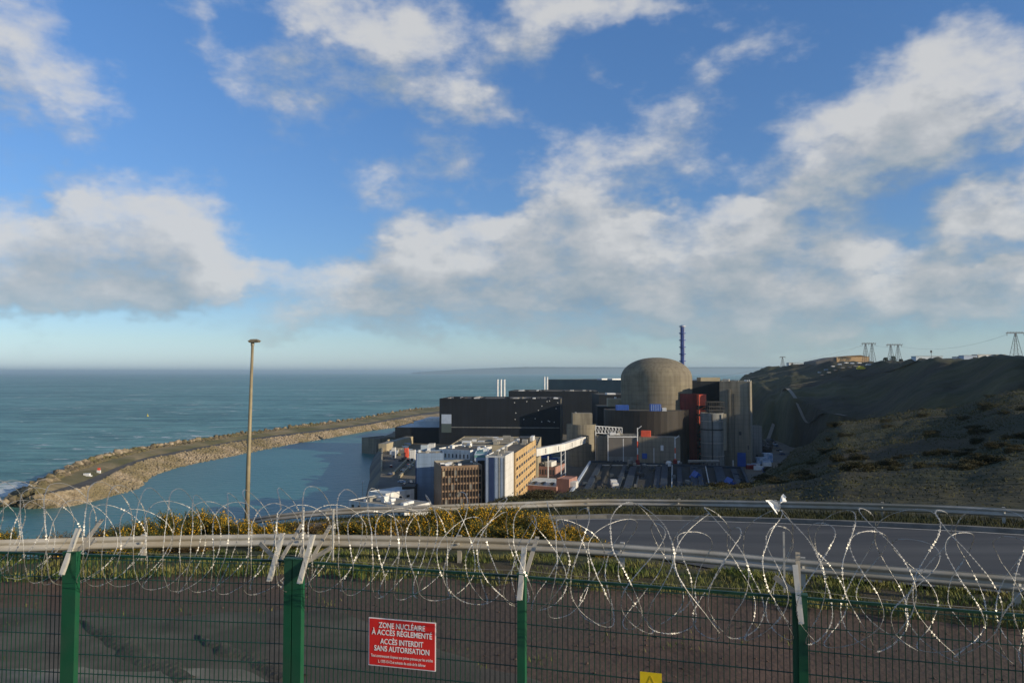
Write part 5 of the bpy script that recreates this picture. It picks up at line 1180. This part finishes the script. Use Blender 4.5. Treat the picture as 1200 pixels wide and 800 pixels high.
# ------------------------------------------------------------------ green mesh fence
FP = [(-9.72, 8.71), (-7.25, 8.42), (-4.76, 8.13), (-2.27, 7.84), (.108, 7.25), (2.53, 6.57), (4.93, 5.87), (7.33, 5.17)]
FT = CZ - 1.96; FB = ZG
fence = thing('mesh_fence', 'green welded mesh fence across the foreground', 'fence', (FP[3][0], FP[3][1], FB))
def fnorm(i):
    a, b_ = Vector(FP[i]), Vector(FP[i + 1]); t_ = (b_ - a).normalized(); return Vector((t_.x, t_.y, 0)), Vector((t_.y, -t_.x, 0))
for i in range(len(FP) - 1):
    t_, n_ = fnorm(i); a = Vector((*FP[i], 0)); b_ = Vector((*FP[i + 1], 0)); L_ = (b_ - a).length; q = MB()
    k = int(round((L_ - .06) / .05)); 
    for j in range(k + 1):
        o = a + t_ * (.03 + (L_ - .06) * j / k); q.bar(o + Vector((0, 0, FB + .05)), o + Vector((0, 0, FT)), .0062, .0062, up=n_)
    nz_ = int((FT - FB - .1) / .2)
    for j in range(nz_ + 1):
        z_ = FT - .03 - .2 * j
        for sg_ in (-1, 1): q.bar(a + n_ * .0062 * sg_ + Vector((0, 0, z_)), b_ + n_ * .0062 * sg_ + Vector((0, 0, z_)), .005)
    q.bar(a + Vector((0, 0, FT + .012)), b_ + Vector((0, 0, FT + .012)), .028, .022)
    q.build('mesh_panel', M['green_wire'], fence)
widths = {1: [(0, .15)], 2: [(.085, .155)], 3: [(.0, .085), (.105, .10)], 4: [(.0, .075)], 5: [(-.08, .055), (-.025, .075)], 6: [(0, .12)], 7: [(0, .1)]}
for i, lst in widths.items():
    t_, n_ = fnorm(min(i, len(FP) - 2)); a = Vector((*FP[i], 0))
    for (off, wd) in lst:
        o = a + t_ * off + n_ * (.05 if wd > .06 else .03); po_ = MB().bar(o + Vector((0, 0, FB)), o + Vector((0, 0, FT + .05)), wd, .07, up=n_).build('post', M['green_paint'], fence)
        MB().bar(o + Vector((0, 0, FT + .05)), o + Vector((0, 0, FT + .062)), wd + .01, .08, up=n_).build('post_cap', M['green_paint'], po_)
    # galvanised arms carrying the wire coil
    offs = [-.17, .17] if i == 3 else [{2: .05, 5: -.05}.get(i, 0)]
    for off in offs:
        o = a + t_ * off + n_ * .11 + Vector((0, 0, FT))
        lean = {2: .05, 3: .04 if off < 0 else .05, 4: .0, 5: -.03}.get(i, 0)
        MB().bar(o + Vector((0, 0, -.16)) + n_ * .06, o - n_ * .12 + t_ * lean + Vector((0, 0, .29)), .036, .010, up=n_).bar(o + Vector((0, 0, -.16)) + n_ * .045 + t_ * .022, o - n_ * .135 + t_ * (lean + .022) + Vector((0, 0, .29)), .010, .034, up=n_).build('bracket_arm', M['galv_bright'], fence)
        MB().bar(o - n_ * .10 + Vector((0, 0, -.05)), o - n_ * .55 + t_ * .03 + Vector((0, 0, .30)), .04, .012, up=n_).build('bracket_arm', M['galv'], fence)
        if i != 4: MB().bar(o - n_ * .06 + t_ * .02 + Vector((0, 0, .03)), o - n_ * .10 + t_ * (.28 if off >= 0 else -.2) + Vector((0, 0, .18)), .045, .012, up=n_).build('bracket_arm', M['galv'], fence)
    if i in (3, 5):
        for off in ((-.02, .33) if i == 3 else (-.15,)):
            o = a + t_ * off - n_ * .25 + Vector((0, 0, FT)); MB().bar(o + Vector((0, 0, -.02)), o + Vector((0, 0, .52)), .017, .017, up=n_).build('stay_rod', M['galv_bright'], fence)
# line wires
for k_, (dz_, dn) in enumerate(((.10, .1),)):
    q = MB(); pts = [Vector((*p, FT + dz_)) - Vector((0, -1, 0)) * 0 for p in FP]
    P = []
    for a, b_ in zip(pts, pts[1:]):
        for j in range(8): P.append(a.lerp(b_, j / 8) + Vector((0, -dn, -.03 * 4 * (j / 8) * (1 - j / 8))))
    q.tube(P, .0016, 4).build('line_wire', M['galv'], fence)

# ------------------------------------------------------------------ razor wire coil
def razor(label, pitch, rad, zoff, spin, seed):
    core, barb = MB(), MB(); rz = random.Random(seed)
    P = [Vector((*p, 0)) for p in FP]; cum = [0]
    for a, b_ in zip(P, P[1:]): cum.append(cum[-1] + (b_ - a).length)
    total = cum[-1]
    def at(s_):
        s_ = max(0, min(total - 1e-4, s_)); i = max(j for j in range(len(P) - 1) if cum[j] <= s_); f = (s_ - cum[i]) / (cum[i + 1] - cum[i])
        t_ = (P[i + 1] - P[i]).normalized()
        return P[i].lerp(P[i + 1], f), t_
    th = 0.0; ph = .6 + seed; pts = []; nrm = []
    loops = int(total / pitch); steps = 72
    lr = [rz.gauss(0, .022) for _ in range(loops + 3)]; lo_ = [rz.gauss(0, .035) for _ in range(loops + 3)]; lz = [rz.gauss(0, .018) for _ in range(loops + 3)]; ln = [rz.gauss(0, .03) for _ in range(loops + 3)]
    for i in range(loops * steps):
        k = i / steps; k0 = int(k); f = k - k0; f = f * f * (3 - 2 * f); ths = 2 * math.pi * k
        mixv = lambda L_: L_[k0] + (L_[k0 + 1] - L_[k0]) * f
        prog = pitch * k
        wv_ = min(1, max(0, (prog - 8.0) / 4.0)); ph += .5 * 2 * math.pi / steps * wv_
        s_ = prog + (.085 + .045 * wv_ + .03 * math.sin(k * .9)) * math.sin(2 * ths + ph + .5 * math.sin(k * .37)) + mixv(lo_) + .05 * fb(k * 1.7, 3.0) + .025 * fb(k * 6, 8)
        c_, t_ = at(s_); n_ = Vector((t_.y, -t_.x, 0))
        far_ = max(0, (c_.x + 1) / 6.0)
        r_ = rad + mixv(lr); zc = FT + zoff + mixv(lz) - .03 * math.sin(s_ * 1.26)
        r_z = r_ * (1 + .16 * far_)
        pts.append(c_ + n_ * (-.06 + mixv(ln) + r_ * .92 * spin * math.sin(ths)) + Vector((0, 0, zc - .06 * far_ + r_z * math.cos(ths))))
    core.tube(pts, .0026, 5, False)
    d_ = 0
    for a, b_ in zip(pts, pts[1:]):
        L_ = (b_ - a).length; 
        # flat folded strip round the core, wider at each barb cluster
        d_ += L_
        if d_ > .046:
            d_ = 0; t_ = (b_ - a).normalized(); w0 = t_.cross(Vector((rz.gauss(0, .35) + .25, rz.gauss(0, .35) - .5, 1 + rz.gauss(0, .3)))).normalized()
            c_ = (a + b_) / 2; hl_ = .0165; hw = rz.uniform(.009, .013)
            barb.add([c_ - t_ * hl_ * 1.25 - w0 * hw * .9, c_ - t_ * hl_ * .35 - w0 * .0035, c_ + t_ * hl_ * .35 - w0 * .0035, c_ + t_ * hl_ * 1.25 - w0 * hw * .9, c_ + t_ * hl_ * 1.25 + w0 * hw * .9, c_ + t_ * hl_ * .35 + w0 * .0035, c_ - t_ * hl_ * .35 + w0 * .0035, c_ - t_ * hl_ * 1.25 + w0 * hw * .9],
                     [(0, 1, 6, 7), (1, 2, 5, 6), (2, 3, 4, 5)])
    t_ = thing('razor_wire', label, 'razor wire', (FP[3][0], FP[3][1], FT))
    core.build('core_wire', M['razor'], t_, smooth=True); barb.build('barbs', M['razor'], t_)
razor('large outer coil of silver razor wire along the top of the green fence', .31, .52, .215, 1, 42)
razor('smaller inner coil of razor wire tangled inside the large coil on the fence top', .36, .43, .15, -1, 17)
# plastic scrap caught on the coil
p = D(913, 592, 6.55)
q = MB(); rb_ = random.Random(2)
spine = [(-.12, -.03, .045), (-.07, -.0, .03), (-.02, .0, -.01), (0, 0, -.045), (.005, .01, .0), (.015, 0, .04), (.035, 0, .06), (.062, 0, .05)]
wdt_ = [.006, .022, .042, .034, .046, .042, .036, .020]
pts_ = [p + Vector(s_) for s_ in spine]
for i in range(len(pts_)):
    for j in range(5):
        a_ = j / 4 - .5; q.v.append(pts_[i] + Vector((.25 * a_ * wdt_[i] * 2, math.sin(a_ * 5 + i) * .02, a_ * wdt_[i] * 2.0 * .9)) + Vector((rb_.gauss(0, .003), rb_.gauss(0, .004), rb_.gauss(0, .003))))
for i in range(len(pts_) - 1):
    for j in range(4): u = i * 5 + j; q.f.append((u, u + 1, u + 6, u + 5))
tag(q.build('plastic_scrap', M['bag'], smooth=True), 'crumpled scrap of white plastic snagged on the razor wire', 'plastic scrap')

# ------------------------------------------------------------------ signs
def on_fence(px, py, i, off):
    t_, n_ = fnorm(i); a = Vector((*FP[i], CZ)) + n_ * off; d_ = ray(px, py); o = Vector((0, 0, CZ))
    k = (a - o).dot(n_) / d_.dot(n_); return o + d_ * k
tl, tr2, bl2, br2 = on_fence(432.5, 722, 3, .035), on_fence(511, 729.5, 3, .035), on_fence(432.5, 777.5, 3, .035), on_fence(511, 787, 3, .035)
t_, n_ = fnorm(3); wS = (tr2 - tl).dot(t_); hS = (tl.z - bl2.z + tr2.z - br2.z) / 2
sgn = thing('warning_sign', 'red restricted zone sign with white French text wired to the fence', 'sign', bl2)
org = Vector((tl.x, tl.y, (tl.z + tr2.z) / 2 - hS))
MB().obox(org, t_ * wS, n_ * .006, (0, 0, hS)).build('white_border', M['sign_white'], sgn)
rpl = MB().obox(org + t_ * .009 + Vector((0, 0, .009)) + n_ * .006, t_ * (wS - .018), n_ * .003, (0, 0, hS - .018)).build('red_plate', M['red_sign'], sgn)
def text(s_, size, cx, z_, bold=0.0, width=None, parent=None, m=None):
    cu = bpy.data.curves.new('lettering', 'FONT'); cu.body = s_; cu.size = size; cu.align_x = 'CENTER'; cu.align_y = 'CENTER'; cu.extrude = .0008; cu.offset = bold; cu.resolution_u = 3
    tmp = bpy.data.objects.new('tmp_text', cu); COL.objects.link(tmp); bpy.context.view_layer.update()
    dg = bpy.context.evaluated_depsgraph_get(); me = bpy.data.meshes.new_from_object(tmp.evaluated_get(dg)); bpy.data.objects.remove(tmp)
    xs_ = [v.co.x for v in me.vertices]; w_ = max(xs_) - min(xs_); sx = (width / w_) if width else 1
    c_ = org + t_ * cx + Vector((0, 0, z_)) + n_ * .011; off = LOC[parent.name]
    for v in me.vertices: v.co = c_ + t_ * v.co.x * sx + Vector((0, 0, v.co.y)) + n_ * v.co.z - off
    me.materials.clear(); me.materials.append(m); o = bpy.data.objects.new('lettering', me); COL.objects.link(o); o.parent = parent
for s_, size, z_, wd, bo in (('ZONE NUCLÉAIRE', .074, .855, .69, .0011), ('À ACCÈS RÉGLEMENTÉ', .074, .705, .90, .0011), ('ACCÈS INTERDIT', .074, .52, .64, .0011), ('SANS AUTORISATION', .074, .37, .82, .0011), ("Tout contrevenant s'expose aux peines prévues par les articles", .040, .215, .92, .0), ('L. 1333-13-12 et suivants du code de la défense', .040, .105, .70, .0)):
    text(s_, size, wS / 2, hS * z_, bo, wS * wd, rpl, M['sign_white'])
t4, n4 = fnorm(4)
a, b_, c_ = on_fence(750, 786, 4, .035), on_fence(775.5, 789, 4, .035), on_fence(750, 822, 4, .035)
wY = (b_ - a).dot(t4); hY = a.z - c_.z
ys_ = thing('yellow_sign', 'small yellow plate on the lower fence right of the red sign', 'sign', c_)
MB().obox(Vector((a.x, a.y, a.z - hY)), t4 * wY, n4 * .004, (0, 0, hY)).build('plate', M['yellow_sign'], ys_)
o = Vector((a.x, a.y, a.z)) + n4 * .0055 + t4 * wY * .5
q = MB(); A3, B3, C3 = o + Vector((0, 0, -.03)), o - t4 * wY * .33 + Vector((0, 0, -.17)), o + t4 * wY * .33 + Vector((0, 0, -.17))
for u, v in ((A3, B3), (B3, C3), (C3, A3)): q.bar(u, v, .008, .002, up=n4)
q.build('triangle_mark', M['sign_mark'], ys_)

# ------------------------------------------------------------------ haze
HAZE = 4.6e-5
if HAZE:
    hm = bpy.data.materials.new('haze_air'); hm.use_nodes = True; nt = hm.node_tree; nt.nodes.clear()
    ou = nt.nodes.new('ShaderNodeOutputMaterial'); pv = nt.nodes.new('ShaderNodeVolumePrincipled'); pv.inputs['Density'].default_value = HAZE; pv.inputs['Color'].default_value = (.62, .84, 1.0, 1); pv.inputs['Anisotropy'].default_value = .2
    nt.links.new(pv.outputs[0], ou.inputs['Volume'])
    hz = MB().obox((-95000, -2500, -5), (190000, 0, 0), (0, 95000, 0), (0, 0, 215)).build('haze', hm, origin=(0, 0, 0)); tag(hz, kind='stuff'); hz['label'] = 'thin sea haze over the whole coast'; hz['category'] = 'haze'
